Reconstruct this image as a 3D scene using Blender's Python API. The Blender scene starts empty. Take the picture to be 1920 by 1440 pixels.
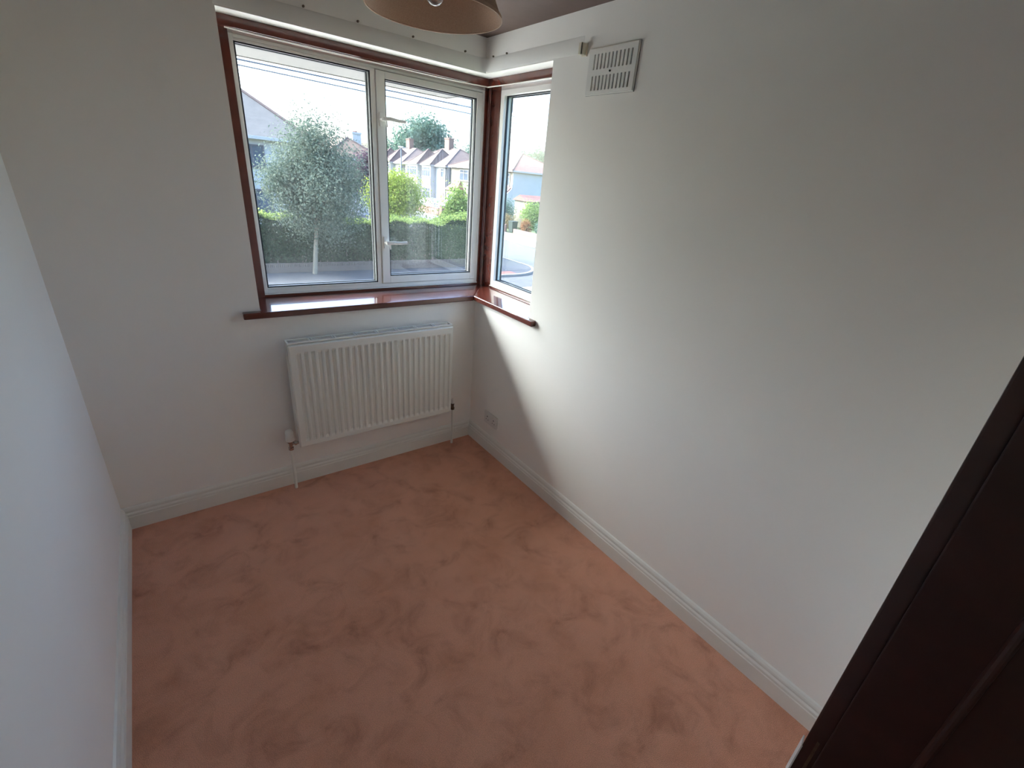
import bpy, bmesh, math, random
import numpy as np
from mathutils import Vector, Matrix

SC = bpy.context.scene
COL = SC.collection
rng = np.random.default_rng(7)
random.seed(7)

# ------------------------------------------------------------------ camera
CAM_LOC = Vector((-1.5460, -2.4495, 1.6892))
YAW, PITCH, ROLL = 0.6890, -0.4207, 0.0976
fwd = Vector((math.sin(YAW) * math.cos(PITCH), math.cos(YAW) * math.cos(PITCH), math.sin(PITCH)))
rt = fwd.cross(Vector((0, 0, 1))).normalized()
up = rt.cross(fwd)
rt2 = rt * math.cos(ROLL) + up * math.sin(ROLL)
up2 = up * math.cos(ROLL) - rt * math.sin(ROLL)
cam_data = bpy.data.cameras.new('camera')
cam = bpy.data.objects.new('camera', cam_data)
COL.objects.link(cam)
cam.matrix_world = Matrix(((rt2.x, up2.x, -fwd.x, CAM_LOC.x), (rt2.y, up2.y, -fwd.y, CAM_LOC.y),
                           (rt2.z, up2.z, -fwd.z, CAM_LOC.z), (0, 0, 0, 1)))
cam_data.sensor_width = 36.0
cam_data.lens = 860.34 / 1920 * 36.0
cam_data.shift_x = -23.0 / 1920
cam_data.shift_y = 6.0 / 1920
cam_data.clip_start = 0.01
cam_data.clip_end = 600
SC.camera = cam

# ------------------------------------------------------------------ world, sun, exposure
SKY_STRENGTH = 0.8
SUN_STRENGTH = 0.9
SUN_EL = math.radians(40)
WHITE_BALANCE = (0.90, 1.0, 1.10, 1)
EXPOSURE = 1.17
world = bpy.data.worlds.new('summer_sky')
SC.world = world
world.use_nodes = True
wt = world.node_tree
wt.nodes.clear()
w_out = wt.nodes.new('ShaderNodeOutputWorld')
w_bg = wt.nodes.new('ShaderNodeBackground')
w_sky = wt.nodes.new('ShaderNodeTexSky')
w_sky.sky_type = 'NISHITA'
w_sky.sun_disc = False
w_sky.sun_elevation = SUN_EL
w_sky.sun_rotation = math.atan2(-0.72, 0.69)
w_sky.altitude = 50
w_sky.air_density = 1.0
w_sky.dust_density = 7.0
w_sky.ozone_density = 3.0
w_bal = wt.nodes.new('ShaderNodeMix')          # white balance of the camera
w_bal.data_type = 'RGBA'
w_bal.blend_type = 'MULTIPLY'
w_bal.inputs[0].default_value = 1.0
w_bal.inputs[7].default_value = WHITE_BALANCE
wt.links.new(w_sky.outputs[0], w_bal.inputs[6])
wt.links.new(w_bal.outputs[2], w_bg.inputs[0])
wt.links.new(w_bg.outputs[0], w_out.inputs[0])
w_bg.inputs[1].default_value = SKY_STRENGTH

sun_data = bpy.data.lights.new('sun', 'SUN')
sun_data.energy = SUN_STRENGTH
sun_data.angle = 0.009
sun_data.color = (1.0, 0.95, 0.86)
sun = bpy.data.objects.new('sun', sun_data)
COL.objects.link(sun)
sun_dir = Vector((-0.72 * math.cos(SUN_EL), 0.69 * math.cos(SUN_EL), math.sin(SUN_EL))).normalized()
sun.rotation_euler = (-sun_dir).to_track_quat('-Z', 'Y').to_euler()
sun.location = (-20, 20, 30)

SC.view_settings.view_transform = 'Standard'
SC.view_settings.look = 'None'
SC.view_settings.gamma = 1.0
SC.view_settings.use_curve_mapping = False
SC.view_settings.exposure = EXPOSURE
SC.cycles.max_bounces = 16
SC.cycles.diffuse_bounces = 10
SC.cycles.transparent_max_bounces = 24
SC.cycles.use_denoising = True
SC.cycles.sample_clamp_indirect = 6.0

# ------------------------------------------------------------------ materials
def new_mat(name):
    m = bpy.data.materials.new(name)
    m.use_nodes = True
    nt = m.node_tree
    return m, nt, nt.nodes['Principled BSDF']

def coords(nt, scale=None):
    tc = nt.nodes.new('ShaderNodeTexCoord')
    return tc.outputs['Object']

def noise(nt, scale, detail=3, rough=0.55, vec=None):
    n = nt.nodes.new('ShaderNodeTexNoise')
    n.inputs['Scale'].default_value = scale
    n.inputs['Detail'].default_value = detail
    n.inputs['Roughness'].default_value = rough
    if vec is not None:
        nt.links.new(vec, n.inputs['Vector'])
    return n.outputs['Fac']

def ramp(nt, fac, stops):
    r = nt.nodes.new('ShaderNodeValToRGB')
    nt.links.new(fac, r.inputs[0])
    el = r.color_ramp.elements
    while len(el) < len(stops):
        el.new(0.5)
    for k, (p, c) in enumerate(stops):
        el[k].position = p
        el[k].color = (*c, 1)
    return r.outputs[0]

def bump(nt, bsdf, height, strength, dist=0.01):
    b = nt.nodes.new('ShaderNodeBump')
    b.inputs['Strength'].default_value = strength
    b.inputs['Distance'].default_value = dist
    nt.links.new(height, b.inputs['Height'])
    nt.links.new(b.outputs[0], bsdf.inputs['Normal'])

def simple(name, c, rough=0.6, var=0.06, scale=8.0, metal=0.0, bmp=0.0, bscale=60.0, spec=0.5):
    """plain painted / plastic surface with a faint procedural variation"""
    m, nt, b = new_mat(name)
    v = coords(nt)
    f = noise(nt, scale, 4, vec=v)
    lo = tuple(x * (1 - var) for x in c)
    hi = tuple(min(1, x * (1 + var)) for x in c)
    nt.links.new(ramp(nt, f, [(0.3, lo), (0.7, hi)]), b.inputs['Base Color'])
    b.inputs['Roughness'].default_value = rough
    b.inputs['Metallic'].default_value = metal
    b.inputs['Specular IOR Level'].default_value = spec
    if bmp:
        bump(nt, b, noise(nt, bscale, 3, vec=v), bmp, 0.004)
    return m

M = {}
M['wall'] = simple('wall_paint', (0.90, 0.88, 0.835), 0.75, 0.012, 2.0, bmp=0.06, bscale=220, spec=0.3)
M['landing'] = simple('landing_bounce_paint', (0.86, 0.79, 0.68), 0.75, 0.012, 2.0, spec=0.3)  # cream tint added to warm the light bounced off the unseen landing
M['ceiling'] = simple('ceiling_paint', (0.93, 0.925, 0.91), 0.85, 0.02, 2.0, bmp=0.1, bscale=160, spec=0.2)
M['gloss_white'] = simple('gloss_white_paint', (0.80, 0.80, 0.745), 0.32, 0.01, 3.0)
M['enamel'] = simple('radiator_enamel', (0.80, 0.80, 0.745), 0.35, 0.01, 3.0)
M['upvc'] = simple('white_window_frame', (0.87, 0.86, 0.81), 0.35, 0.01, 3.0)
M['plastic'] = simple('white_plastic', (0.78, 0.77, 0.73), 0.4, 0.01, 3.0)
M['plaster_edge'] = simple('painted_track', (0.80, 0.79, 0.75), 0.5, 0.015, 4.0)
M['gasket'] = simple('rubber_gasket', (0.012, 0.014, 0.02), 0.5, 0.1, 30)
M['dark_hole'] = simple('dark_recess', (0.006, 0.006, 0.006), 0.9, 0.1, 30)
M['chrome'] = simple('chrome', (0.55, 0.53, 0.5), 0.16, 0.05, 40, metal=1.0)
M['tarnished'] = simple('tarnished_brass', (0.16, 0.13, 0.10), 0.3, 0.2, 60, metal=1.0)
M['steel'] = simple('bright_steel', (0.75, 0.75, 0.73), 0.28, 0.05, 60, metal=1.0)
M['vent_shutter'] = simple('grey_shutter_plastic', (0.30, 0.29, 0.27), 0.6, 0.1, 40)  # darker grey than the face plate in front of it
M['cream'] = simple('cream_plastic', (0.74, 0.69, 0.56), 0.4, 0.03, 30)
M['wire_white'] = simple('white_coated_wire', (0.80, 0.76, 0.70), 0.35, 0.02, 30)

def mahogany(name, dark, light, rough, coat):
    m, nt, b = new_mat(name)
    v = coords(nt)
    mp = nt.nodes.new('ShaderNodeMapping')
    mp.inputs['Scale'].default_value = (6, 6, 6)
    nt.links.new(v, mp.inputs[0])
    w = nt.nodes.new('ShaderNodeTexNoise')
    w.inputs['Scale'].default_value = 1.4
    w.inputs['Detail'].default_value = 5
    w.inputs['Distortion'].default_value = 1.2
    nt.links.new(mp.outputs[0], w.inputs['Vector'])
    nt.links.new(ramp(nt, w.outputs['Fac'], [(0.3, dark), (0.72, light)]), b.inputs['Base Color'])
    b.inputs['Roughness'].default_value = rough
    b.inputs['Coat Weight'].default_value = coat
    b.inputs['Coat Roughness'].default_value = 0.04
    return m
M['mahogany'] = mahogany('mahogany_varnish', (0.098, 0.022, 0.014), (0.128, 0.030, 0.019), 0.22, 0.75)
M['door_wood'] = mahogany('dark_door_wood', (0.030, 0.006, 0.005), (0.050, 0.011, 0.009), 0.40, 0.25)

# carpet
m, nt, b = new_mat('terracotta_carpet')
v = coords(nt)
big = noise(nt, 3.2, 5, 0.62, v)
mid = noise(nt, 7.5, 6, 0.62, v)
mid.node.inputs['Distortion'].default_value = 0.7
fine = noise(nt, 420, 2, 0.6, v)
c1 = ramp(nt, big, [(0.30, (0.73, 0.335, 0.205)), (0.48, (0.80, 0.385, 0.25)), (0.70, (0.84, 0.42, 0.28))])
c2 = ramp(nt, mid, [(0.26, (0.68, 0.61, 0.57)), (0.40, (0.90, 0.88, 0.87)), (0.52, (1, 1, 1)), (0.75, (1.05, 1.04, 1.03))])
c3 = ramp(nt, fine, [(0.25, (0.70, 0.68, 0.66)), (0.75, (1.22, 1.22, 1.22))])
mx = nt.nodes.new('ShaderNodeMix'); mx.data_type = 'RGBA'; mx.blend_type = 'MULTIPLY'; mx.inputs[0].default_value = 1
nt.links.new(c1, mx.inputs[6]); nt.links.new(c2, mx.inputs[7])
mx2 = nt.nodes.new('ShaderNodeMix'); mx2.data_type = 'RGBA'; mx2.blend_type = 'MULTIPLY'; mx2.inputs[0].default_value = 1
nt.links.new(mx.outputs[2], mx2.inputs[6]); nt.links.new(c3, mx2.inputs[7])
nt.links.new(mx2.outputs[2], b.inputs['Base Color'])
b.inputs['Roughness'].default_value = 0.95
b.inputs['Specular IOR Level'].default_value = 0.1
b.inputs['Sheen Weight'].default_value = 0.25
b.inputs['Sheen Roughness'].default_value = 0.5
bump(nt, b, fine, 0.7, 0.006)
M['carpet'] = m

# thin window glass: clear, mirror-like at grazing angles, a pale film standing in for dirt and distant haze
m, nt, b = new_mat('window_glass')
nt.nodes.remove(b)
out = nt.nodes['Material Output']
tr = nt.nodes.new('ShaderNodeBsdfTransparent'); tr.inputs[0].default_value = (0.95, 0.985, 0.985, 1)
gl = nt.nodes.new('ShaderNodeBsdfGlossy'); gl.inputs['Roughness'].default_value = 0.0
lw = nt.nodes.new('ShaderNodeLayerWeight'); lw.inputs[0].default_value = 0.5
pw = nt.nodes.new('ShaderNodeMath'); pw.operation = 'POWER'; pw.inputs[1].default_value = 5
nt.links.new(lw.outputs['Facing'], pw.inputs[0])
ml = nt.nodes.new('ShaderNodeMath'); ml.operation = 'MULTIPLY_ADD'; ml.inputs[1].default_value = 0.9; ml.inputs[2].default_value = 0.05
nt.links.new(pw.outputs[0], ml.inputs[0])
ms = nt.nodes.new('ShaderNodeMixShader')
nt.links.new(ml.outputs[0], ms.inputs[0]); nt.links.new(tr.outputs[0], ms.inputs[1]); nt.links.new(gl.outputs[0], ms.inputs[2])
tl = nt.nodes.new('ShaderNodeBsdfTranslucent'); tl.inputs[0].default_value = (0.85, 0.9, 0.92, 1)
ms2 = nt.nodes.new('ShaderNodeMixShader')
dirt_haze = ramp(nt, noise(nt, 7, 4, vec=coords(nt)), [(0.3, (0.004,) * 3), (0.75, (0.010,) * 3)])
nt.links.new(dirt_haze, ms2.inputs[0])
nt.links.new(ms.outputs[0], ms2.inputs[1]); nt.links.new(tl.outputs[0], ms2.inputs[2])
nt.links.new(ms2.outputs[0], out.inputs[0])
M['glass'] = m

# lamp shade cloth
m, nt, b = new_mat('brown_shade_cloth')
v = coords(nt)
nt.links.new(ramp(nt, noise(nt, 300, 2, vec=v), [(0.3, (0.46, 0.32, 0.225)), (0.7, (0.54, 0.385, 0.275))]), b.inputs['Base Color'])
b.inputs['Roughness'].default_value = 0.9
M['shade'] = m
m, nt, b = new_mat('clear_bulb_glass')
b.inputs['Base Color'].default_value = (0.9, 0.9, 0.88, 1)
b.inputs['Transmission Weight'].default_value = 0.85
b.inputs['Roughness'].default_value = 0.05
bump(nt, b, noise(nt, 30, 2, vec=coords(nt)), 0.02)
M['bulb'] = m

def leaf_mat(name, stops, trans=0.45):
    m, nt, b = new_mat(name)
    nt.nodes.remove(b)
    out = nt.nodes['Material Output']
    g = nt.nodes.new('ShaderNodeNewGeometry')
    c = ramp(nt, g.outputs['Random Per Island'], stops)
    d = nt.nodes.new('ShaderNodeBsdfDiffuse')
    t = nt.nodes.new('ShaderNodeBsdfTranslucent')
    hs = nt.nodes.new('ShaderNodeHueSaturation')
    hs.inputs['Hue'].default_value = 0.475
    hs.inputs['Value'].default_value = 1.5
    nt.links.new(c, hs.inputs['Color'])
    nt.links.new(c, d.inputs[0]); nt.links.new(hs.outputs[0], t.inputs[0])
    ms = nt.nodes.new('ShaderNodeMixShader'); ms.inputs[0].default_value = trans
    nt.links.new(d.outputs[0], ms.inputs[1]); nt.links.new(t.outputs[0], ms.inputs[2])
    nt.links.new(ms.outputs[0], out.inputs[0])
    return m
M['leaf_tree'] = leaf_mat('leaf_street_tree', [(0, (0.048, 0.072, 0.056)), (1, (0.150, 0.180, 0.135))], 0.35)
M['leaf_hedge'] = leaf_mat('leaf_hedge', [(0, (0.022, 0.045, 0.024)), (1, (0.065, 0.105, 0.055))], 0.35)
M['leaf_gold'] = leaf_mat('leaf_golden', [(0, (0.124, 0.186, 0.031)), (1, (0.236, 0.298, 0.062))], 0.45)
M['leaf_far'] = leaf_mat('leaf_far', [(0, (0.050, 0.095, 0.075)), (1, (0.110, 0.165, 0.125))], 0.3)
M['leaf_purple'] = leaf_mat('leaf_purple', [(0, (0.054, 0.036, 0.048)), (1, (0.108, 0.066, 0.084))], 0.3)
M['leaf_dry'] = leaf_mat('leaf_dry', [(0, (0.143, 0.109, 0.050)), (1, (0.210, 0.176, 0.092))], 0.4)
M['leaf_orange'] = leaf_mat('leaf_orange', [(0, (0.168, 0.072, 0.028)), (1, (0.240, 0.128, 0.056))], 0.4)
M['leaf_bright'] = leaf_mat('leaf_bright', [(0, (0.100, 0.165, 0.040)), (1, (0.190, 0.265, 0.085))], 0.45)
M['bark'] = simple('bark', (0.180, 0.162, 0.126), 0.9, 0.25, 20, bmp=0.3)
M['bark_pale'] = simple('bark_pale', (0.17, 0.15, 0.11), 0.9, 0.15, 20, bmp=0.2)

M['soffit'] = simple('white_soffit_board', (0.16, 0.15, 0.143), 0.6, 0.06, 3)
M['render_white'] = simple('white_render', (0.38, 0.37, 0.355), 0.85, 0.04, 2)
M['render_shade'] = simple('shaded_white_render', (0.42, 0.41, 0.40), 0.85, 0.04, 2)  # copy of the white render, toned for a wall in shade
M['render_cream'] = simple('cream_render', (0.21, 0.185, 0.135), 0.85, 0.05, 2)
M['render_grey'] = simple('grey_render', (0.43, 0.42, 0.39), 0.85, 0.05, 1.2)
M['far_frame'] = simple('far_window_frame', (0.279, 0.279, 0.279), 0.5, 0.02, 3)
M['far_pane'] = simple('far_window_pane', (0.07, 0.09, 0.12), 0.1, 0.3, 1.0)
M['dark_frame'] = simple('dark_window_frame', (0.09, 0.08, 0.09), 0.6, 0.1, 3)
M['net'] = simple('net_curtain', (0.240, 0.240, 0.232), 0.8, 0.1, 3)
M['asphalt_path'] = simple('pavement_asphalt', (0.053, 0.053, 0.056), 0.9, 0.16, 1.6, bmp=0.2, bscale=40)
M['road'] = simple('road_asphalt', (0.080, 0.078, 0.074), 0.9, 0.10, 0.8, bmp=0.2, bscale=30)
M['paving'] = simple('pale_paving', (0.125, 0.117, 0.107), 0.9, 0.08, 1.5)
M['concrete'] = simple('pale_bounce_concrete', (0.62, 0.57, 0.49), 0.9, 0.06, 1.5)  # made paler to reflect extra daylight up into the room
M['kerb'] = simple('kerb_stone', (0.208, 0.192, 0.168), 0.85, 0.08, 4)
M['paint_line'] = simple('road_paint', (0.375, 0.375, 0.360), 0.7, 0.06, 5)
M['tactile'] = simple('red_tactile_paving', (0.250, 0.070, 0.050), 0.85, 0.08, 5)
M['soil'] = simple('garden_soil_and_grass', (0.080, 0.100, 0.040), 0.95, 0.3, 1.5)
M['brick'] = simple('garden_brick', (0.162, 0.090, 0.068), 0.9, 0.2, 14, bmp=0.2)
M['brick_dull'] = simple('dull_brick', (0.115, 0.088, 0.07), 0.9, 0.22, 12, bmp=0.2)
M['brick_pink'] = simple('pink_brick', (0.200, 0.108, 0.088), 0.9, 0.12, 14)
M['cap'] = simple('pale_coping', (0.238, 0.223, 0.202), 0.8, 0.06, 6)
M['bin'] = simple('dark_green_bin', (0.018, 0.028, 0.024), 0.5, 0.1, 6)
M['car_silver'] = simple('silver_car_paint', (0.270, 0.297, 0.306), 0.2, 0.02, 2, metal=0.3)
M['car_glass'] = simple('car_glass', (0.03, 0.03, 0.05), 0.08, 0.1, 2)
M['tyre'] = simple('tyre_rubber', (0.02, 0.02, 0.02), 0.8, 0.1, 20)
M['lamp_metal'] = simple('street_lamp_grey', (0.16, 0.18, 0.19), 0.5, 0.05, 5)
M['cable'] = simple('black_cable', (0.05, 0.06, 0.08), 0.6, 0.1, 5)
M['brown_door'] = simple('far_door', (0.14, 0.09, 0.08), 0.6, 0.1, 5)

def tile_mat(name, c, row=0.34, mortar=0.6):
    m, nt, b = new_mat(name)
    tc = nt.nodes.new('ShaderNodeTexCoord')
    sp = nt.nodes.new('ShaderNodeSeparateXYZ'); nt.links.new(tc.outputs['Object'], sp.inputs[0])
    w = nt.nodes.new('ShaderNodeMath'); w.operation = 'MULTIPLY'; w.inputs[1].default_value = 1 / row
    nt.links.new(sp.outputs['Z'], w.inputs[0])
    fr = nt.nodes.new('ShaderNodeMath'); fr.operation = 'FRACT'; nt.links.new(w.outputs[0], fr.inputs[0])
    rows = ramp(nt, fr.outputs[0], [(0.0, (mortar,) * 3), (0.22, (1, 1, 1)), (1.0, (0.94,) * 3)])
    base = ramp(nt, noise(nt, 2.2, 5, 0.7, tc.outputs['Object']), [(0.3, tuple(x * 0.8 for x in c)), (0.7, tuple(x * 1.15 for x in c))])
    mx = nt.nodes.new('ShaderNodeMix'); mx.data_type = 'RGBA'; mx.blend_type = 'MULTIPLY'; mx.inputs[0].default_value = 1
    nt.links.new(rows, mx.inputs[6]); nt.links.new(base, mx.inputs[7])
    nt.links.new(mx.outputs[2], b.inputs['Base Color'])
    b.inputs['Roughness'].default_value = 0.85
    bump(nt, b, fr.outputs[0], 0.4, 0.03)
    return m
M['tile_pink'] = tile_mat('pink_roof_tile', (0.185, 0.089, 0.073), 0.20, 0.55)
M['tile_brown'] = tile_mat('brown_roof_tile', (0.122, 0.080, 0.065), 0.18, 0.85)
M['tile_slate'] = tile_mat('blue_slate', (0.15, 0.132, 0.115), 0.16, 0.85)
M['tile_orange'] = tile_mat('orange_roof_tile', (0.152, 0.096, 0.066), 0.18, 0.85)
M['ridge'] = simple('ridge_tile', (0.110, 0.075, 0.065), 0.85, 0.15, 6)

# ------------------------------------------------------------------ mesh builders
class MB:
    """collects shapes and links them as one mesh object"""
    def __init__(self):
        self.bm = bmesh.new()
    def box(self, x0, x1, y0, y1, z0, z1):
        vs = [self.bm.verts.new(p) for p in ((x0, y0, z0), (x1, y0, z0), (x1, y1, z0), (x0, y1, z0),
                                             (x0, y0, z1), (x1, y0, z1), (x1, y1, z1), (x0, y1, z1))]
        for f in ((0, 3, 2, 1), (4, 5, 6, 7), (0, 1, 5, 4), (1, 2, 6, 5), (2, 3, 7, 6), (3, 0, 4, 7)):
            self.bm.faces.new([vs[i] for i in f])
        return self
    def poly(self, verts, faces):
        vs = [self.bm.verts.new(p) for p in verts]
        for f in faces:
            self.bm.faces.new([vs[i] for i in f])
        return self
    def tube(self, pts, radii, n=12, caps=True):
        pts = [Vector(p) for p in pts]
        if not hasattr(radii, '__len__'):
            radii = [radii] * len(pts)
        rings = []
        ref = None
        for i, p in enumerate(pts):
            a = pts[max(0, i - 1)]; c = pts[min(len(pts) - 1, i + 1)]
            t = (c - a).normalized()
            if ref is None:
                ref = Vector((0, 0, 1)) if abs(t.z) < 0.9 else Vector((1, 0, 0))
            u = t.cross(ref).normalized(); w = u.cross(t)
            ref = w
            rings.append([self.bm.verts.new(p + (u * math.cos(2 * math.pi * k / n) + w * math.sin(2 * math.pi * k / n)) * radii[i]) for k in range(n)])
        for r0, r1 in zip(rings, rings[1:]):
            for k in range(n):
                self.bm.faces.new((r0[k], r0[(k + 1) % n], r1[(k + 1) % n], r1[k]))
        if caps:
            self.bm.faces.new(rings[0][::-1]); self.bm.faces.new(rings[-1])
        return self
    def lathe(self, prof, c, n=24, axis='z', close=False):
        rings = []
        for r, h in prof:
            ring = []
            for k in range(n):
                a = 2 * math.pi * k / n
                if axis == 'z':
                    p = (c[0] + r * math.cos(a), c[1] + r * math.sin(a), c[2] + h)
                elif axis == 'x':
                    p = (c[0] + h, c[1] + r * math.cos(a), c[2] + r * math.sin(a))
                else:
                    p = (c[0] + r * math.cos(a), c[1] + h, c[2] + r * math.sin(a))
                ring.append(self.bm.verts.new(p))
            rings.append(ring)
        pairs = list(zip(rings, rings[1:]))
        if close:
            pairs.append((rings[-1], rings[0]))
        for r0, r1 in pairs:
            for k in range(n):
                self.bm.faces.new((r0[k], r0[(k + 1) % n], r1[(k + 1) % n], r1[k]))
        if not close:
            if prof[0][0] > 1e-4: self.bm.faces.new(rings[0][::-1])
            if prof[-1][0] > 1e-4: self.bm.faces.new(rings[-1])
        return self
    def sweep(self, prof, starts, ends):
        """closed profile; starts/ends give the two end positions of each profile point"""
        a = [self.bm.verts.new(p) for p in starts]; b = [self.bm.verts.new(p) for p in ends]
        n = len(a)
        for k in range(n):
            self.bm.faces.new((a[k], a[(k + 1) % n], b[(k + 1) % n], b[k]))
        self.bm.faces.new(a[::-1]); self.bm.faces.new(b)
        return self
    def build(self, name, mat, parent=None, smooth=False, bevel=0.0, seg=2):
        bm = self.bm
        if smooth:
            bmesh.ops.remove_doubles(bm, verts=bm.verts, dist=1e-6)
        bmesh.ops.recalc_face_normals(bm, faces=bm.faces)
        if bevel:
            ed = [x for x in bm.edges if len(x.link_faces) == 2 and x.calc_face_angle(0) > 0.6]
            bmesh.ops.bevel(bm, geom=ed, offset=bevel, segments=seg, affect='EDGES', profile=0.6, clamp_overlap=True)
        org = parent_origin(parent)
        if org.length:
            bmesh.ops.translate(bm, verts=bm.verts, vec=-org)
        me = bpy.data.meshes.new(name)
        bm.to_mesh(me); bm.free()
        if smooth:
            me.polygons.foreach_set('use_smooth', [True] * len(me.polygons))
            me.set_sharp_from_angle(angle=math.radians(38))
        me.materials.append(mat)
        o = bpy.data.objects.new(name, me)
        COL.objects.link(o)
        if parent is not None:
            o.parent = parent
        return o

def parent_origin(p):
    v = Vector((0, 0, 0))
    while p is not None:
        v = v + p.location
        p = p.parent
    return v

def thing(name, label, cat, loc=(0, 0, 0), group=None, kind=None):
    o = bpy.data.objects.new(name, None)
    o.empty_display_size = 0.05
    COL.objects.link(o)
    o.location = loc
    return tag(o, label, cat, group, kind)

def tag(o, label=None, cat=None, group=None, kind=None):
    if label: o['label'] = label
    if cat: o['category'] = cat
    if group: o['group'] = group
    if kind: o['kind'] = kind
    return o

def struct(o, label, cat):
    return tag(o, label, cat, kind='structure')

def leaf_mesh(name, P, N, size, mat, parent=None, aspect=0.55):
    """one diamond-shaped folded leaf per point"""
    P = np.asarray(P, float); n = len(P)
    N = np.asarray(N, float); N /= np.linalg.norm(N, axis=1)[:, None] + 1e-9
    A = rng.normal(size=(n, 3)); A -= (A * N).sum(1)[:, None] * N; A /= np.linalg.norm(A, axis=1)[:, None] + 1e-9
    B = np.cross(N, A)
    s = size * rng.uniform(0.6, 1.3, n)[:, None]
    V = np.empty((n, 4, 3))
    V[:, 0] = P - A * s * 0.5
    V[:, 1] = P + B * s * 0.5 * aspect + N * s * 0.1
    V[:, 2] = P + A * s * 0.5
    V[:, 3] = P - B * s * 0.5 * aspect + N * s * 0.1
    org = parent_origin(parent)
    V = V.reshape(-1, 3) - np.array(org)
    me = bpy.data.meshes.new(name)
    me.vertices.add(4 * n); me.loops.add(4 * n); me.polygons.add(n)
    me.vertices.foreach_set('co', V.ravel())
    me.loops.foreach_set('vertex_index', np.arange(4 * n, dtype=np.int32))
    me.polygons.foreach_set('loop_start', np.arange(0, 4 * n, 4, dtype=np.int32))
    me.update(calc_edges=True)
    me.materials.append(mat)
    o = bpy.data.objects.new(name, me)
    COL.objects.link(o)
    if parent is not None: o.parent = parent
    return o

def crown_points(n, c, r, clumps=60, clump_r=0.25, top_taper=0.0, shell=0.75):
    """leaf positions gathered in clumps through an ellipsoid"""
    c = np.array(c, float); r = np.array(r, float)
    d = rng.normal(size=(clumps, 3)); d /= np.linalg.norm(d, axis=1)[:, None]
    rad = rng.uniform(shell ** 3, 1, clumps) ** (1 / 3)
    inner = rng.random(clumps) < 0.25
    rad[inner] *= rng.uniform(0.2, 0.9, inner.sum())
    K = d * rad[:, None] * 0.9
    if top_taper:
        sc = 1 - top_taper * np.clip(K[:, 2], 0, 1)
        K[:, :2] *= sc[:, None]
    w = rng.integers(0, clumps, n)
    off = rng.normal(size=(n, 3)) * clump_r
    U = K[w] + off
    P = c + U * r
    N = U * 0.6 + off / clump_r * 0.4 + rng.normal(size=(n, 3)) * 0.7 + np.array([0, 0, 0.3])
    return P, N

# ================================================================== ROOM
W = 1.905          # room width, x from -W to 0 ; window wall at y = 0
H = 2.40
YN = -2.42         # room face of the wall with the doorway
YL = -4.2          # end of the landing behind the doorway
ZS, ZL = 0.985, 2.185     # window opening
XO, YO = -1.207, -0.553   # far edges of the corner opening
T = 0.28           # outer wall thickness
DY = 0.19          # depth of the timber frames behind the wall faces
DX = 0.158

b = MB(); b.box(-W - T, T, YL - T, T, -0.14, 0.0)
struct(b.build('floor', M['carpet']), 'terracotta pink fitted carpet of the empty bedroom', 'carpet')
b = MB(); b.box(-W - T, T, YL - T, T, H, H + 0.12)
struct(b.build('ceiling', M['ceiling']), 'plain white ceiling above the window and lampshade', 'ceiling')
b = MB()
b.box(-W - T, XO, 0, T, 0, H); b.box(XO, T, 0, T, 0, ZS); b.box(XO, T, 0, T, ZL, H)
struct(b.build('wall_back', M['wall']), 'white painted wall with the radiator under the window', 'wall')
b = MB()
b.box(0, T, YL, YO, 0, H); b.box(0, T, YO, 0, 0, ZS); b.box(0, T, YO, 0, ZL, H)
struct(b.build('wall_right', M['wall']), 'long white painted wall with the air vent', 'wall')
b = MB(); b.box(-W - T, -W, -2.85, 0, 0, H); b.box(-W - T, -W, YL, -3.95, 0, H); b.box(-W - T, -W, -3.95, -2.85, 0, 1.0); b.box(-W - T, -W, -3.95, -2.85, 2.05, H)  # opening left for the added landing window
struct(b.build('wall_left', M['wall']), 'white painted wall at the left edge of the photo', 'wall')
XJ0, XJ1, ZD = -1.66, -0.85, 2.02
b = MB()
b.box(-W, XJ0 - 0.03, YN - 0.20, YN, 0, H); b.box(XJ1 + 0.03, 0, YN - 0.20, YN, 0, H); b.box(XJ0 - 0.03, XJ1 + 0.03, YN - 0.20, YN, ZD + 0.03, H)
struct(b.build('wall_front', M['wall']), 'white wall around the doorway behind the viewer', 'wall')
b = MB(); b.box(-W, 0, YL - T, YL, 0, H); b.box(-0.06, 0, YL, YN - 0.2, 0, H)
struct(b.build('wall_landing', M['landing']), 'cream wall of the unseen landing beyond the doorway', 'wall')

# skirting boards, moulded, mitred at the corners
PROF = [(0.0, 0.0), (0.018, 0.0), (0.018, 0.068), (0.0150, 0.0715), (0.0150, 0.0760), (0.0172, 0.0785), (0.0165, 0.084),
        (0.0115, 0.091), (0.0115, 0.096), (0.0128, 0.099), (0.0115, 0.106), (0.0065, 0.1145), (0.0, 0.118)]
YB = YN - 0.0
b = MB(); b.sweep(PROF, [(-W + d, -d, z) for d, z in PROF], [(-d, -d, z) for d, z in PROF])
struct(b.build('baseboard_back', M['gloss_white']), 'white moulded skirting board below the radiator', 'skirting')
b = MB(); b.sweep(PROF, [(-d, -d, z) for d, z in PROF], [(-d, YB + d, z) for d, z in PROF])
struct(b.build('baseboard_right', M['gloss_white']), 'white moulded skirting board along the wall with the vent', 'skirting')
b = MB(); b.sweep(PROF, [(-W + d, -d, z) for d, z in PROF], [(-W + d, YB + d, z) for d, z in PROF])
struct(b.build('baseboard_left', M['gloss_white']), 'white moulded skirting board at the left edge of the carpet', 'skirting')

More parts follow.
